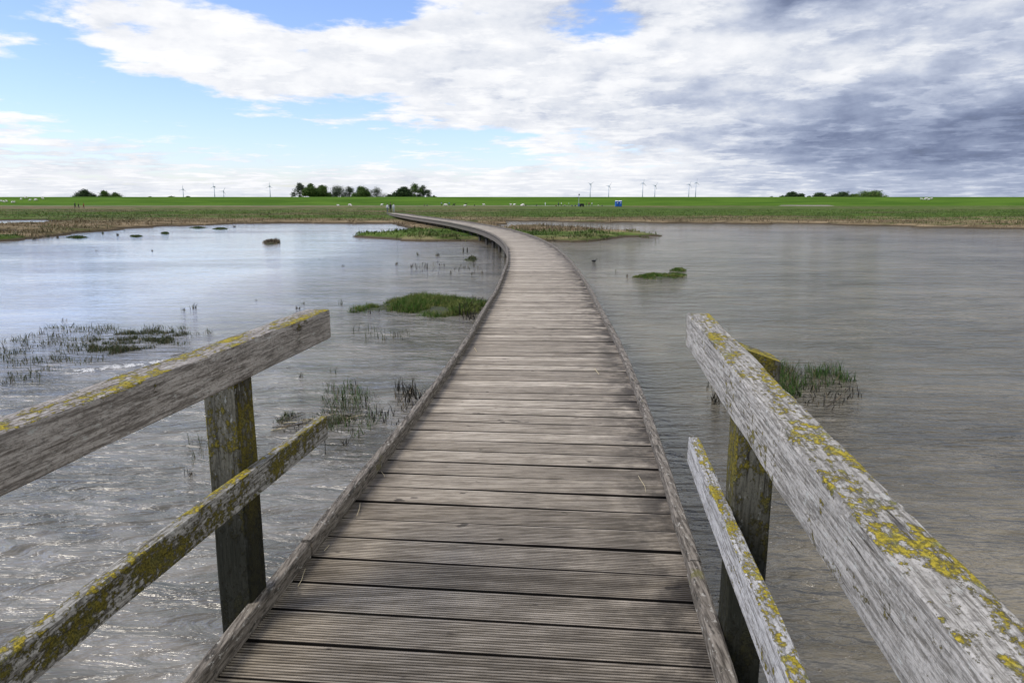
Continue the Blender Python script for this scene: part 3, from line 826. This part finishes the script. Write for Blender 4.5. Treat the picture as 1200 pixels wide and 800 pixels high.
# stick standing in the water, dead reeds and wrack stems
def stick(label, px0, py0, px1, py1, rad, mat, lift=(0.0, .1), name='stick', cat='stick', z=WATER, group=None, bends=3):
    a = ground(px0, py0, z); b = ground(px1, py1, z)
    A = Vector((a[0], a[1], z + lift[0])); B = Vector((b[0], b[1], z + lift[1]))
    bm = bmesh.new(); last = A
    for k in range(1, bends + 1):
        p = A.lerp(B, k / bends) + (Vector((random.gauss(0, 1), random.gauss(0, 1), 0)) * (B - A).length * .03 if k < bends else Vector())
        cyl(bm, last, p, rad, rad * (.95 if k < bends else .6), 6); last = p
    o = bm_obj(name, bm, mat, None, True)
    return tag(o, label, cat, group)
x, y = ground(381, 532)
bm = bmesh.new(); cyl(bm, (0, 0, -.15), (.004, .002, .10), .005, .004, 6); cyl(bm, (.004, .002, .10), (-.002, 0, .19), .004, .006, 6)
o = bm_obj('dead_reed', bm, M['stub'], None, True); o.location = (x, y, WATER); tag(o, 'dark stem standing in the water below the end of the left lower rail', 'reed')
stick('long pale dead reed lying over the stems below the dark tussock', 968, 478, 997, 460, .0045, M['wrack'], (.01, .09), 'dead_reed', 'reed')
stick('shorter brown dead reed crossing below the dark tussock', 972, 470, 993, 470, .006, M['under'], (.0, .06), 'dead_reed', 'reed')
stick('thin brown reed floating behind the left top rail', 200, 417, 216, 415, .006, M['under'], (.0, .02), 'dead_reed', 'reed')
for i in range(24):
    px = random.uniform(312, 412); py = 484 + (412 - px) * .14 + random.uniform(-6, 8)
    stick('brown reed stalk in the wrack between left post and boardwalk', px, py, px + random.uniform(10, 34), py + random.uniform(-5, 3), .0035, M['wrack'] if i % 3 else M['straw'], (.004, random.uniform(.005, .03)), 'wrack_stalk', 'reed stalk', group='reed stalks in the wrack')
bm = bmesh.new()
for i in range(2600):
    t = random.random(); px = 85 + 140 * t + random.gauss(0, 3); py = 436 - 16 * t + random.gauss(0, 1.3)
    if fbm(px * .09, py * .3, 4) < -.12: continue
    x, y = ground(px, py); r = random.uniform(.003, .009)
    ring = [bm.verts.new((x + r * math.cos(a) * random.uniform(.7, 1.3), y + r * math.sin(a) * random.uniform(.7, 1.3), WATER + .004)) for a in [j * 6.2832 / 7 for j in range(7)]]
    tp = bm.verts.new((x, y, WATER + .004 + r * .35))
    for j in range(7): bm.faces.new((ring[j], ring[(j + 1) % 7], tp))
o = bm_obj('foam', bm, plain('foam', (.7, .69, .66), .6, .1)); kind(o, 'stuff', 'streak of white foam along the sedge bed'); o['category'] = 'foam'
# straws on the deck
for lb, a, b in (('bent straw lying on the boards near the right edge beam', (748, 558), (757, 578)),
                 ('short straw on the boards near the left edge beam, second from the bottom', (422, 590), (418, 606)),
                 ('straw stuck against the inner side of the left edge beam', (349, 688), (358, 668)),
                 ('tiny straw beside the left edge beam above the others', (447, 553), (451, 560)),
                 ('pale straw fragment lying on the third board from the left beam', (380, 646), (386, 640)),
                 ('thin straw across the boards far up on the right', (697, 432), (702, 440)),
                 ('thin straw on the boards far up on the left', (556, 408), (559, 413))):
    stick(lb, a[0], a[1], b[0], b[1], .0016 if a[1] > 500 else .003, M['straw'], (.004, .008), 'straw', 'straw', z=0)
# two stakes, a water bird
for lb, px in (('left one of two short dark stakes in the pool by the bend', 543), ('right one of two short dark stakes in the pool by the bend', 547.5)):
    x, y = ground(px, 295.5); bm = bmesh.new(); cyl(bm, (0, 0, -.3), (.005, 0, .17), .035, .028, 8); cyl(bm, (.005, 0, .17), (.012, 0, .21), .028, .012, 8)
    o = bm_obj('stake', bm, M['stub'], None, True); o.location = (x, y, WATER); tag(o, lb, 'stake', 'stakes in the pool')

# ------------------------------------------------------------------ skinned figures
def skin_mesh(name, joints, edges, root=0, sub=1):
    me = bpy.data.meshes.new(name); me.from_pydata([j[:3] for j in joints], edges, [])
    ob = bpy.data.objects.new(name, me); col.objects.link(ob)
    m = ob.modifiers.new('s', 'SKIN')
    for i, j in enumerate(joints):
        sv = me.skin_vertices[0].data[i]; r = j[3] if len(j) > 3 else .05
        sv.radius = (r, r); sv.use_root = (i == root)
    ss = ob.modifiers.new('u', 'SUBSURF'); ss.levels = sub; ss.render_levels = sub
    dg = bpy.context.evaluated_depsgraph_get(); dg.update()
    out = bpy.data.meshes.new_from_object(ob.evaluated_get(dg))
    bpy.data.objects.remove(ob); bpy.data.meshes.remove(me)
    out.name = name
    out.polygons.foreach_set('use_smooth', [True] * len(out.polygons))
    return out
cloth = {}
def cm(c):
    k = tuple(c)
    if k not in cloth: cloth[k] = plain('cloth', c, .8, .12, 20)
    return cloth[k]
SKIN = plain('skin', (.42, .26, .18), .6, .08); HAIR = plain('hair', (.05, .035, .02), .7, .2); 
def person(label, px, py, y=None, pose='stand', topc=(.05, .05, .07), legc=(.04, .045, .07), rz=0, sc_=.95, group='people out by the dyke', z=None, hairm=None):
    if y is None: x, y = ground(px, py, MARSH); zz_ = hz(x, y)
    else:
        x = at_dist(px, py, y)[0]; zz_ = hz(x, y)
    if pose == 'sit':
        J = [(0, 0, .12, .13), (0, .02, .38, .12), (0, .03, .55, .07), (0, .05, .72, .085),
             (-.1, .0, .10, .08), (-.12, .32, .38, .06), (-.12, .5, .05, .045), (-.12, .62, .03, .035), (.1, 0, .10, .08), (.12, .32, .38, .06), (.12, .5, .05, .045), (.12, .62, .03, .035),
             (-.19, .03, .5, .05), (-.24, .15, .28, .042), (-.14, .33, .3, .034), (.19, .03, .5, .05), (.24, .15, .28, .042), (.14, .33, .3, .034)]
        H = .80
    else:
        st = .16 if pose == 'walk' else .02
        J = [(0, 0, .95, .125), (0, 0, 1.22, .135), (0, 0, 1.45, .07), (0, .01, 1.63, .088),
             (-.09, 0, .88, .09), (-.10, st, .48, .062), (-.10, st * .9 - .03, .07, .042), (-.10, st + .1, .03, .036), (.09, 0, .88, .09), (.10, -st * .6, .48, .062), (.10, -st - .05, .07, .042), (.10, -st + .08, .03, .036),
             (-.19, 0, 1.38, .058), (-.25, -st * .5 - .02, 1.10, .045), (-.22, st * .4 + .08, .84, .036), (.19, 0, 1.38, .058), (.25, st * .5 - .02, 1.10, .045), (.22, st * .6 + .06, .84, .036)]
        H = 1.75
    E = [(0, 1), (1, 2), (2, 3), (0, 4), (4, 5), (5, 6), (6, 7), (0, 8), (8, 9), (9, 10), (10, 11), (1, 12), (12, 13), (13, 14), (1, 15), (15, 16), (16, 17)]
    me = skin_mesh('person', J, E)
    for m in (cm(topc), cm(legc), SKIN): me.materials.append(m)
    hz_ = J[3][2] - .09
    for p in me.polygons:
        c = p.center
        if pose == 'sit': p.material_index = 2 if c.z > hz_ else (1 if (c.y > .18 and abs(c.x) < .19 and (c.z < .46)) or c.z < .16 else 0)
        else: p.material_index = 2 if c.z > hz_ or (abs(c.x) > .18 and c.z < .86 and c.z > .7) else (1 if c.z < .92 and abs(c.x) < .19 else 0)
    rt = link(bpy.data.objects.new('person', me)); rt.location = (x, y, zz_ if z is None else z); rt.rotation_euler.z = rz; rt.scale = (sc_,) * 3
    tag(rt, label, 'person', group)
    bm = bmesh.new(); bmesh.ops.create_uvsphere(bm, u_segments=10, v_segments=8, radius=.105)
    for v in bm.verts:
        v.co.z = v.co.z * 1.05 if v.co.z > -.02 else v.co.z * .5
        v.co += Vector((0, J[3][1] - .018, J[3][2] + .035))
    h = bm_obj('hair', bm, hairm or HAIR, rt, True)
    return rt
# walkers at the far end of the boardwalk
person('person in a white jacket, leftmost of the group at the boardwalk end', 454.3, 248, 136, 'walk', (.55, .55, .6), (.12, .13, .17), R(170), .93, 'people at the end of the boardwalk')
person('person all in black in the middle of the group at the boardwalk end', 457.8, 248, 134, 'walk', (.012, .012, .02), (.012, .014, .02), R(185), 1.0, 'people at the end of the boardwalk')
person('person in pale grey at the right of the group at the boardwalk end', 461.4, 248, 136, 'stand', (.6, .6, .62), (.45, .46, .5), R(200), .95, 'people at the end of the boardwalk')
person('tallest of three walkers on the left marsh, in black', 88.5, 246.5, 205, 'walk', (.01, .012, .02), (.01, .01, .015), R(80), 1.0, 'walkers on the left marsh')
person('middle one of three walkers on the left marsh, in dark brown', 92.7, 246.5, 207, 'walk', (.03, .012, .012), (.01, .01, .015), R(80), .85, 'walkers on the left marsh')
person('walker in a red coat on the left marsh', 98.7, 246.5, 205, 'walk', (.28, .035, .02), (.10, .02, .02), R(85), .9, 'walkers on the left marsh')
ppl = [(616.5, 'sit', (.02, .03, .06), 'person in dark blue sitting alone by the path, left of the crowd'),
       (629, 'sit', (.02, .035, .03), 'person in dark green sitting by the path left of the figure in white'),
       (639, 'stand', (.8, .8, .8), 'person dressed all in white standing alone on the path'),
       (497.5, 'sit', (.12, .06, .06), 'person in reddish top sitting on the dyke foot above the boardwalk'),
       (501, 'sit', (.1, .1, .14), 'person in grey sitting beside the one in a reddish top'),
       (526.5, 'stand', (.10, .2, .35), 'person in light blue standing behind the leftmost white sheep'),
       (517.5, 'stand', (.3, .34, .42), 'person in pale blue grey standing alone on the dyke foot'),
       (556, 'sit', (.012, .03, .015), 'person in very dark green sitting on the dyke foot'),
       (651.5, 'sit', (.16, .05, .05), 'person in dull red sitting at the left end of the crowd'),
       (654.5, 'stand', (.03, .04, .09), 'person in navy standing at the left end of the crowd'),
       (657.8, 'stand', (.8, .8, .8), 'person in a white top and dark trousers in the crowd'),
       (662, 'sit', (.35, .33, .3), 'person in beige sitting in the crowd'),
       (666.5, 'stand', (.3, .42, .3), 'person in pale green top standing in the crowd'),
       (670, 'sit', (.05, .08, .16), 'person in blue sitting right of the pale green top'),
       (674.5, 'sit', (.02, .03, .12), 'person in deep blue sitting just left of the mast'),
       (687, 'stand', (.03, .02, .03), 'person in black standing just right of the dark cart'),
       (690.2, 'stand', (.25, .05, .07), 'person in a red top standing right of the dark cart'),
       (693.6, 'stand', (.7, .7, .72), 'person in a white shirt at the right end of the crowd'),
       (701, 'sit', (.5, .5, .42), 'person in cream sitting between crowd and blue cabins'),
       (706, 'sit', (.1, .1, .08), 'person in grey brown sitting between crowd and blue cabins')]
for i, (px, ps, c, lb) in enumerate(ppl):
    yv = 300 if px > 640 else 325
    person(lb, px, 242, yv, ps, c, (.8, .8, .8) if 'all in white' in lb else random.choice([(.03, .035, .06), (.06, .06, .05), (.02, .02, .02)]), random.uniform(0, 6.28), 1.0)
# sheep
wool = plain('wool', (.72, .69, .62), .95, .12, 12); dwool = plain('dark_wool', (.02, .018, .016), .95, .2, 12); sface = plain('sheep_face', (.45, .40, .34), .8, .1)
def sheep_mesh(lying, mat):
    lz = .38 if lying else .62
    J = [(0, 0, lz, .25), (.32, 0, lz, .24), (-.34, 0, lz, .24), (.5, 0, lz + .13, .13), (.66, 0, lz + .28, .085), (.80, 0, lz + .22, .055)]
    E = [(0, 1), (0, 2), (1, 3), (3, 4), (4, 5)]
    for bx, b in ((.30, 1), (-.34, 2)):
        for sy in (-1, 1):
            k = len(J)
            if lying: J += [(bx + .05, sy * .18, .16, .07), (bx + .22, sy * .2, .06, .035)]
            else: J += [(bx, sy * .13, .40, .08), (bx + (.02 if b == 1 else -.05), sy * .13, .22, .042), (bx + .01, sy * .13, .02, .034)]
            E += [(b, k), (k, k + 1)] + ([] if lying else [(k + 1, k + 2)])
    me = skin_mesh('sheep', J, E); me.materials.append(mat); me.materials.append(sface if mat is wool else dwool)
    for p in me.polygons:
        c = p.center; p.material_index = 1 if c.x > .6 or c.z < .24 and not lying else 0
    return me
sm_s, sm_l, sm_d = sheep_mesh(False, wool), sheep_mesh(True, wool), sheep_mesh(False, dwool)
def sheep(me, px, py, y, label, group='sheep grazing at the dyke', rz=None):
    x, y, z = at_dist(px, py, y); o = link(bpy.data.objects.new('sheep', me))
    o.location = (x, y, hz(x, y)); o.rotation_euler.z = random.choice([0, 3.1]) + random.uniform(-.4, .4) if rz is None else rz
    o.scale = (1.15,) * 3
    tag(o, label, 'sheep', group)
sheep(sm_s, 521, 242, 318, 'leftmost white sheep by the path, beside the person in light blue')
sheep(sm_s, 523.5, 242, 322, 'white sheep close behind the leftmost one by the path')
sheep(sm_d, 531.7, 242, 318, 'only black sheep at the foot of the dyke')
sheep(sm_l, 544.3, 243, 300, 'white sheep lying on the marsh right of the black sheep')
sheep(sm_d, 545.4, 241, 330, 'dark sheep standing behind the white lying one')
sheep(sm_s, 567.3, 242, 322, 'single white sheep far from others right of the lying one')
sheep(sm_s, 599, 242, 325, 'small white sheep left of the pale strip of path')
sheep(sm_s, 602.5, 242, 325, 'second small white sheep left of the pale strip of path')
sheep(sm_l, 611, 242, 315, 'white sheep lying at the left end of the pale strip of path')
sheep(sm_s, 613.5, 242, 318, 'white sheep standing at the left end of the pale strip of path')
sheep(sm_l, 396.7, 242, 318, 'left white sheep below the row of tall trees')
sheep(sm_s, 409.3, 242, 318, 'middle white sheep below the row of tall trees')
sheep(sm_l, 411.5, 242, 320, 'white sheep lying next to the middle one below the tall trees')
sheep(sm_s, 447.3, 242, 318, 'white sheep just left of the people at the boardwalk end')
for i, (px, yv) in enumerate([(2, 352), (5, 351), (8, 352), (14, 350), (16.5, 350), (25, 356), (30, 359), (31.5, 360), (35, 354), (41, 354), (43, 355), (51, 357)]):
    sheep(sm_s, px, 236, yv, '%swhite sheep from the left edge on the far left dyke slope' % (ORD[i] or 'first '), 'sheep on the dyke at the far left')
for i, (px, yv) in enumerate([(1080, 356), (1083.5, 356), (1086, 357), (1088, 355.5), (1091.5, 357)]):
    sheep(sm_s, px, 236, yv, '%swhite sheep from the left in the short row on the right dyke' % (ORD[i] or 'first '), 'sheep on the dyke at the right')
# water bird
J = [(0, 0, .04, .05), (.06, 0, .045, .045), (-.08, 0, .06, .03), (-.13, 0, .085, .008), (.09, 0, .10, .018), (.105, 0, .135, .024), (.15, 0, .13, .006)]
me = skin_mesh('water_bird', J, [(0, 1), (0, 2), (2, 3), (1, 4), (4, 5), (5, 6)]); me.materials.append(plain('dark_feathers', (.012, .012, .012), .6, .2))
o = link(bpy.data.objects.new('water_bird', me)); x, y = ground(696, 307); o.location = (x, y, WATER); o.rotation_euler.z = R(10); o.scale = (.8,) * 3
tag(o, 'small black water bird swimming right of the boardwalk', 'bird')

# ------------------------------------------------------------------ cabins, mast, cart
blue = plain('blue_plastic', (.02, .12, .42), .45, .08, 2); white = plain('white_plastic', (.75, .77, .8), .5, .05, 2); black = plain('black_paint', (.012, .012, .014), .5, .1); steel = plain('galvanised_steel', (.4, .42, .45), .45, .1)
def cabin(px, label):
    x, y = ground(px, 242.2, MARSH); rt = thing('portable_toilet', label, 'portable toilet', (x, y, MARSH), R(6), 'blue portable toilets')
    bm = bmesh.new(); box(bm, (0, 0, 1.08), (1.1, 1.1, 2.0)); bmesh.ops.bevel(bm, geom=bm.edges[:], offset=.05, segments=2)
    bm_obj('cabin', bm, blue, rt)
    bm = bmesh.new(); box(bm, (0, 0, .06), (1.2, 1.2, .12)); bm_obj('base', bm, black, rt)
    bm = bmesh.new(); box(bm, (0, -.57, 1.02), (.72, .04, 1.8)); d = bm_obj('door', bm, blue, rt)
    bm = bmesh.new(); box(bm, (.1, -.597, 1.45), (.32, .02, .4)); bm_obj('notice', bm, white, d)
    bm = bmesh.new(); box(bm, (.27, -.615, 1.0), (.05, .04, .16)); bm_obj('handle', bm, black, d)
    bm = bmesh.new()
    vs = [bm.verts.new(p) for p in [(-.6, -.6, 2.08), (.6, -.6, 2.08), (.6, .6, 2.08), (-.6, .6, 2.08), (-.35, -.4, 2.32), (.35, -.4, 2.32), (.35, .4, 2.32), (-.35, .4, 2.32)]]
    for f in ((0, 1, 5, 4), (1, 2, 6, 5), (2, 3, 7, 6), (3, 0, 4, 7), (4, 5, 6, 7), (3, 2, 1, 0)): bm.faces.new([vs[i] for i in f])
    bm_obj('roof', bm, white, rt)
    bm = bmesh.new(); cyl(bm, (.2, .3, 2.3), (.2, .3, 2.6), .11, .11, 8); bm_obj('vent_pipe', bm, black, rt)
cabin(722.6, 'left one of the two blue portable toilets at the foot of the dyke')
cabin(726.6, 'right one of the two blue portable toilets at the foot of the dyke')
x, y = ground(678.2, 242, MARSH); rt = thing('mast', 'tall mast with a black box on top standing in the crowd', 'mast', (x, y, MARSH))
bm = bmesh.new(); cyl(bm, (0, 0, 0), (0, 0, 4.3), .10, .07, 8); bm_obj('pole', bm, steel, rt)
bm = bmesh.new(); box(bm, (.08, 0, 4.6), (.42, .4, .62)); bmesh.ops.bevel(bm, geom=bm.edges[:], offset=.06, segments=2); bm_obj('top_box', bm, black, rt)
bm = bmesh.new(); box(bm, (-.32, 0, 3.55), (.5, .1, .3)); bm_obj('arm_box', bm, black, rt)
bm = bmesh.new(); box(bm, (0, 0, .6), (.7, .5, 1.2)); bm_obj('base_cabinet', bm, plain('blue_grey', (.08, .13, .22), .6), rt)
x, y = ground(681.8, 242.4, MARSH); rt = thing('handcart', 'low dark covered cart parked right of the mast', 'cart', (x, y, MARSH))
bm = bmesh.new()
pr = [(-.8, .35), (.8, .35), (.85, .9), (.55, 1.15), (-.5, 1.2), (-.85, .85)]
A = [bm.verts.new((a, -.4, b)) for a, b in pr]; B = [bm.verts.new((a, .4, b)) for a, b in pr]
for i in range(6): bm.faces.new((A[i], A[(i + 1) % 6], B[(i + 1) % 6], B[i]))
bm.faces.new(A[::-1]); bm.faces.new(B); bm_obj('body', bm, black, rt)
for sx in (-.5, .5):
    for sy in (-.46, .46):
        bm = bmesh.new(); cyl(bm, (sx, sy - .04, .25), (sx, sy + .04, .25), .25, .25, 14); bm_obj('wheel', bm, black, rt)
bm = bmesh.new(); cyl(bm, (-.85, 0, .8), (-1.4, 0, 1.05), .03, .03, 6); bm_obj('handle', bm, steel, rt)

# ------------------------------------------------------------------ trees
def tree(label, px0, px1, pytop, y, mat, dens, lobes, group, seed, trunk=True, basez=0.0, name='broadleaf_tree', wind=0, leaf=.42):
    rnd = random.Random(seed)
    xc, _, _ = at_dist((px0 + px1) / 2, 231, y); w = (px1 - px0) / FPX * y * 1.4
    ztop = at_dist(px0, pytop, y)[2]; H = ztop - basez
    rt = thing(name, label, 'tree', (xc, y, basez), 0, group)
    cw = w / 2
    L = []
    for i in range(lobes):
        t = (i + .5) / lobes
        a = rnd.uniform(0, 6.28); rr = rnd.uniform(0, .6) * cw
        zc = H * (.26 + .56 * rnd.random())
        prof = 1 - .55 * max(0, (zc / H - .55) / .45)
        L.append((math.cos(a) * rr * prof + wind * (zc / H) * cw * .3, math.sin(a) * rr * prof, zc, cw * rnd.uniform(.32, .52)))
    L.append((wind * cw * .2, 0, H - cw * .30, cw * .32))
    L.append((-cw * .68, 0, H * rnd.uniform(.36, .55), cw * .34)); L.append((cw * .66, 0, H * rnd.uniform(.36, .55), cw * .34))
    bm = bmesh.new()
    tr = max(.18, H * .026)
    cyl(bm, (0, 0, -.3), (wind * .2, 0, H * .36), tr, tr * .7, 8)
    for (lx, ly, lz, lr) in L:
        mid = Vector((lx * .4, ly * .4, H * .36 + (lz - H * .36) * .45))
        cyl(bm, (wind * .2, 0, H * .30), mid, tr * .42, tr * .25, 5, False); cyl(bm, mid, (lx, ly, lz + lr * .4), tr * .25, tr * .07, 5, False)
    bm_obj('trunk', bm, M['bark'], rt)
    vs = []; fs = []
    per = int((dens * 1.1 + .25) * 5600 / len(L))
    for (lx, ly, lz, lr) in L:
        nc = max(6, int(per / 16))
        for _c in range(nc):
            d = Vector((rnd.gauss(0, 1), rnd.gauss(0, 1), rnd.gauss(0, 1))).normalized() * (rnd.random() ** .45)
            cx, cy, cz = lx + d.x * lr, ly + d.y * lr, min(lz, H - min(lr * .85, H * .26)) + d.z * min(lr * .85, H * .26)
            cr = lr * .22
            for _l in range(16):
                p = Vector((cx + rnd.gauss(0, cr), cy + rnd.gauss(0, cr), cz + rnd.gauss(0, cr * .7)))
                if p.z > H + .4: p.z = H - rnd.random() * H * .4
                u = Vector((rnd.gauss(0, 1), rnd.gauss(0, 1), rnd.gauss(0, .7))).normalized(); v = u.orthogonal().normalized()
                sz = leaf * rnd.uniform(.6, 1.2)
                k = len(vs); vs += [p - u * sz * .5, p + v * sz * .33, p + u * sz * .5, p - v * sz * .33]; fs.append((k, k + 1, k + 2, k + 3))
    mesh_obj('crown', vs, fs, mat, rt)
    return rt
G1 = 'row of trees behind the dyke left of centre'
tree('thin ragged dark tree at the left end of the central tree row', 344, 358.5, 213.5, 430, M['leaf_grey'], .55, 7, G1, 1, leaf=.5)
tree('dense green tree second from the left in the central tree row', 357.5, 372, 215, 425, M['leaf_mid'], 2.0, 10, G1, 2, leaf=.6)
tree('wide dense green tree third from the left in the central tree row', 370, 386, 217, 428, M['leaf_mid'], 2.2, 10, G1, 3, leaf=.6)
tree('airy grey green tree fourth from the left in the central tree row', 384, 404, 217, 430, M['leaf_grey'], .8, 10, G1, 4)
tree('airy narrow tree fifth from the left, in the middle of the central row', 403, 416, 218, 432, M['leaf_grey'], .5, 8, G1, 5)
tree('dense yellow green tree right of the middle in the central tree row', 415, 431, 217.5, 428, M['leaf_mid'], 1.5, 9, G1, 6, leaf=.55)
tree('most transparent pale tree in the central tree row', 432, 451, 218.5, 432, M['leaf_grey'], .55, 9, G1, 7)
tree('low dark bush in the gap of the central tree row', 451, 461, 227.5, 425, M['leaf_dark'], .7, 5, G1, 8, name='bush')
tree('dark rounded tree at the right of the gap in the central tree row', 461, 482, 219, 426, M['leaf_dark'], 2.0, 11, G1, 9, leaf=.6)
tree('tall airy tree, last but one on the right of the central row', 478, 494, 213.8, 430, M['leaf_mid'], .8, 8, G1, 10)
tree('slim leaning tree at the right end of the central tree row', 490, 503, 217, 431, M['leaf_grey'], .8, 6, G1, 11)
G2 = 'wind bent trees behind the dyke at the far left'
tree('dark dense tree alone on the dyke horizon, left of the wind bent one', 89, 108.5, 221.5, 440, M['leaf_dark'], 1.5, 8, G2, 12, wind=.3, leaf=.5)
tree('tall left half of the green wind bent trees at the far left', 116, 129, 223, 440, M['leaf_mid'], 1.2, 7, G2, 13)
tree('lower right half of the green wind bent trees at the far left', 126, 141, 225.6, 440, M['leaf_mid'], 1.2, 7, G2, 14, wind=.4)
G3 = 'rounded trees behind the dyke at the right'
for i, (a, b, t, lb, ds, mt) in enumerate([(921, 935, 225, 'leftmost full tree of the right hand clump behind the dyke', 1.4, 'leaf_dark'), (933, 944, 227, 'second tree of the right hand clump, lower than the leftmost', 1, 'leaf_dark'), (953, 967, 226, 'small pointed tree alone in the gap of the right hand clump', .9, 'leaf_dark'),
        (976, 994, 224.8, 'dark wide tree left of the largest one behind the right dyke', 1.7, 'leaf_dark'), (996, 1012, 227, 'low tree between the dark wide one and the largest one on the right', 1.2, 'leaf_mid'), (1009, 1035, 223.6, 'largest and greenest rounded tree behind the right dyke', 2.6, 'leaf_mid')]):
    tree(lb, a, b, t, 430, M[mt], ds, 9, G3, 20 + i, leaf=.6)
for i, (a, b, t) in enumerate([(899, 909, 230.2), (911, 922, 229.5), (943, 953, 229.8), (966, 976, 230), (505, 512, 229.6), (172, 180, 230.4), (194, 206, 230.2), (218, 224, 230.2)]):
    tree(['bush left of the right hand tree clump, its lowest', 'bush touching the right hand tree clump from the left', 'bush left of the small pointed tree on the right', 'bush between small pointed tree and dark wide tree on the right', 'low bush right of the central tree row', 'bush left of the leftmost wind turbine, farthest left', 'bush just left of the leftmost wind turbine', 'bush just right of the leftmost wind turbine'][i] + ', barely above the dyke', a, b, t - .5, 440, M['leaf_dark'], .6, 5, 'bushes barely above the dyke', 40 + i, name='bush')

# ------------------------------------------------------------------ wind turbines
tm = plain('turbine_paint', (.48, .52, .58), .5, .04, .02)
def turbine(px, hub, label, rot, group, yaw=0, dist=3000):
    x, y, zh = at_dist(px, hub, dist)
    rt = thing('wind_turbine', label, 'wind turbine', (x, y, 0), yaw, group)
    bm = bmesh.new(); cyl(bm, (0, 0, 0), (0, 0, zh), 2.0, 1.3, 12); bm_obj('tower', bm, tm, rt, True)
    bm = bmesh.new(); box(bm, (0, 1.5, zh + .8), (4.0, 10, 4.0)); bmesh.ops.bevel(bm, geom=bm.edges[:], offset=.7, segments=2); bm_obj('nacelle', bm, tm, rt)
    bm = bmesh.new(); bmesh.ops.create_uvsphere(bm, u_segments=10, v_segments=8, radius=1.9)
    for v in bm.verts: v.co += Vector((0, -4.8, zh + .8))
    bm_obj('hub', bm, tm, rt, True)
    for k in range(3):
        a = rot + k * 2.0944; d = Vector((math.sin(a), 0, math.cos(a))); u = Vector((math.cos(a), .25, -math.sin(a))).normalized()
        c = Vector((0, -4.9, zh + .8)); bm = bmesh.new(); prev = None
        for (t, wd, tk) in ((1.2, .7, .7), (4, 1.0, .5), (10, .7, .3), (17, .3, .12)):
            nrm = d.cross(u)
            q = [bm.verts.new(c + d * t + u * wd * s1 * .9 + nrm * tk * s2) for s1, s2 in ((-1, 0), (0, 1), (1, 0), (0, -1))]
            if prev:
                for i in range(4): bm.faces.new((prev[i], prev[(i + 1) % 4], q[(i + 1) % 4], q[i]))
            else: bm.faces.new(q[::-1])
            prev = q
        bm.faces.new(prev); bm_obj('blade', bm, tm, rt)
GL = 'wind turbines left of the tree row'; GR = 'wind turbines right of the boardwalk'
turbine(214.3, 222, 'leftmost of the four wind turbines left of the tree row', .1, GL, .2)
turbine(250.8, 219, 'second of the four wind turbines left of the tree row', .0, GL, -.2)
turbine(261.8, 224.3, 'shortest wind turbine, third of the four left of the tree row', .5, GL, .3)
turbine(316, 218.5, 'wind turbine nearest the left side of the tree row', .05, GL, .1)
turbine(691.8, 216, 'leftmost of the six wind turbines on the right', .9, GR, .5)
turbine(713.5, 218.4, 'second of the six wind turbines on the right', .6, GR, .4)
turbine(753.4, 214.8, 'third of the six wind turbines on the right', .2, GR, .3)
turbine(767.6, 217.8, 'fourth of the six wind turbines on the right', .7, GR, .4)
turbine(807.6, 216.3, 'lower left one of the close pair of wind turbines on the right', .4, GR, .3)
turbine(815.7, 214.3, 'rightmost wind turbine, taller one of the close pair', .1, GR, .4)

scene.render.engine = 'CYCLES'
print('objects', len(bpy.data.objects))
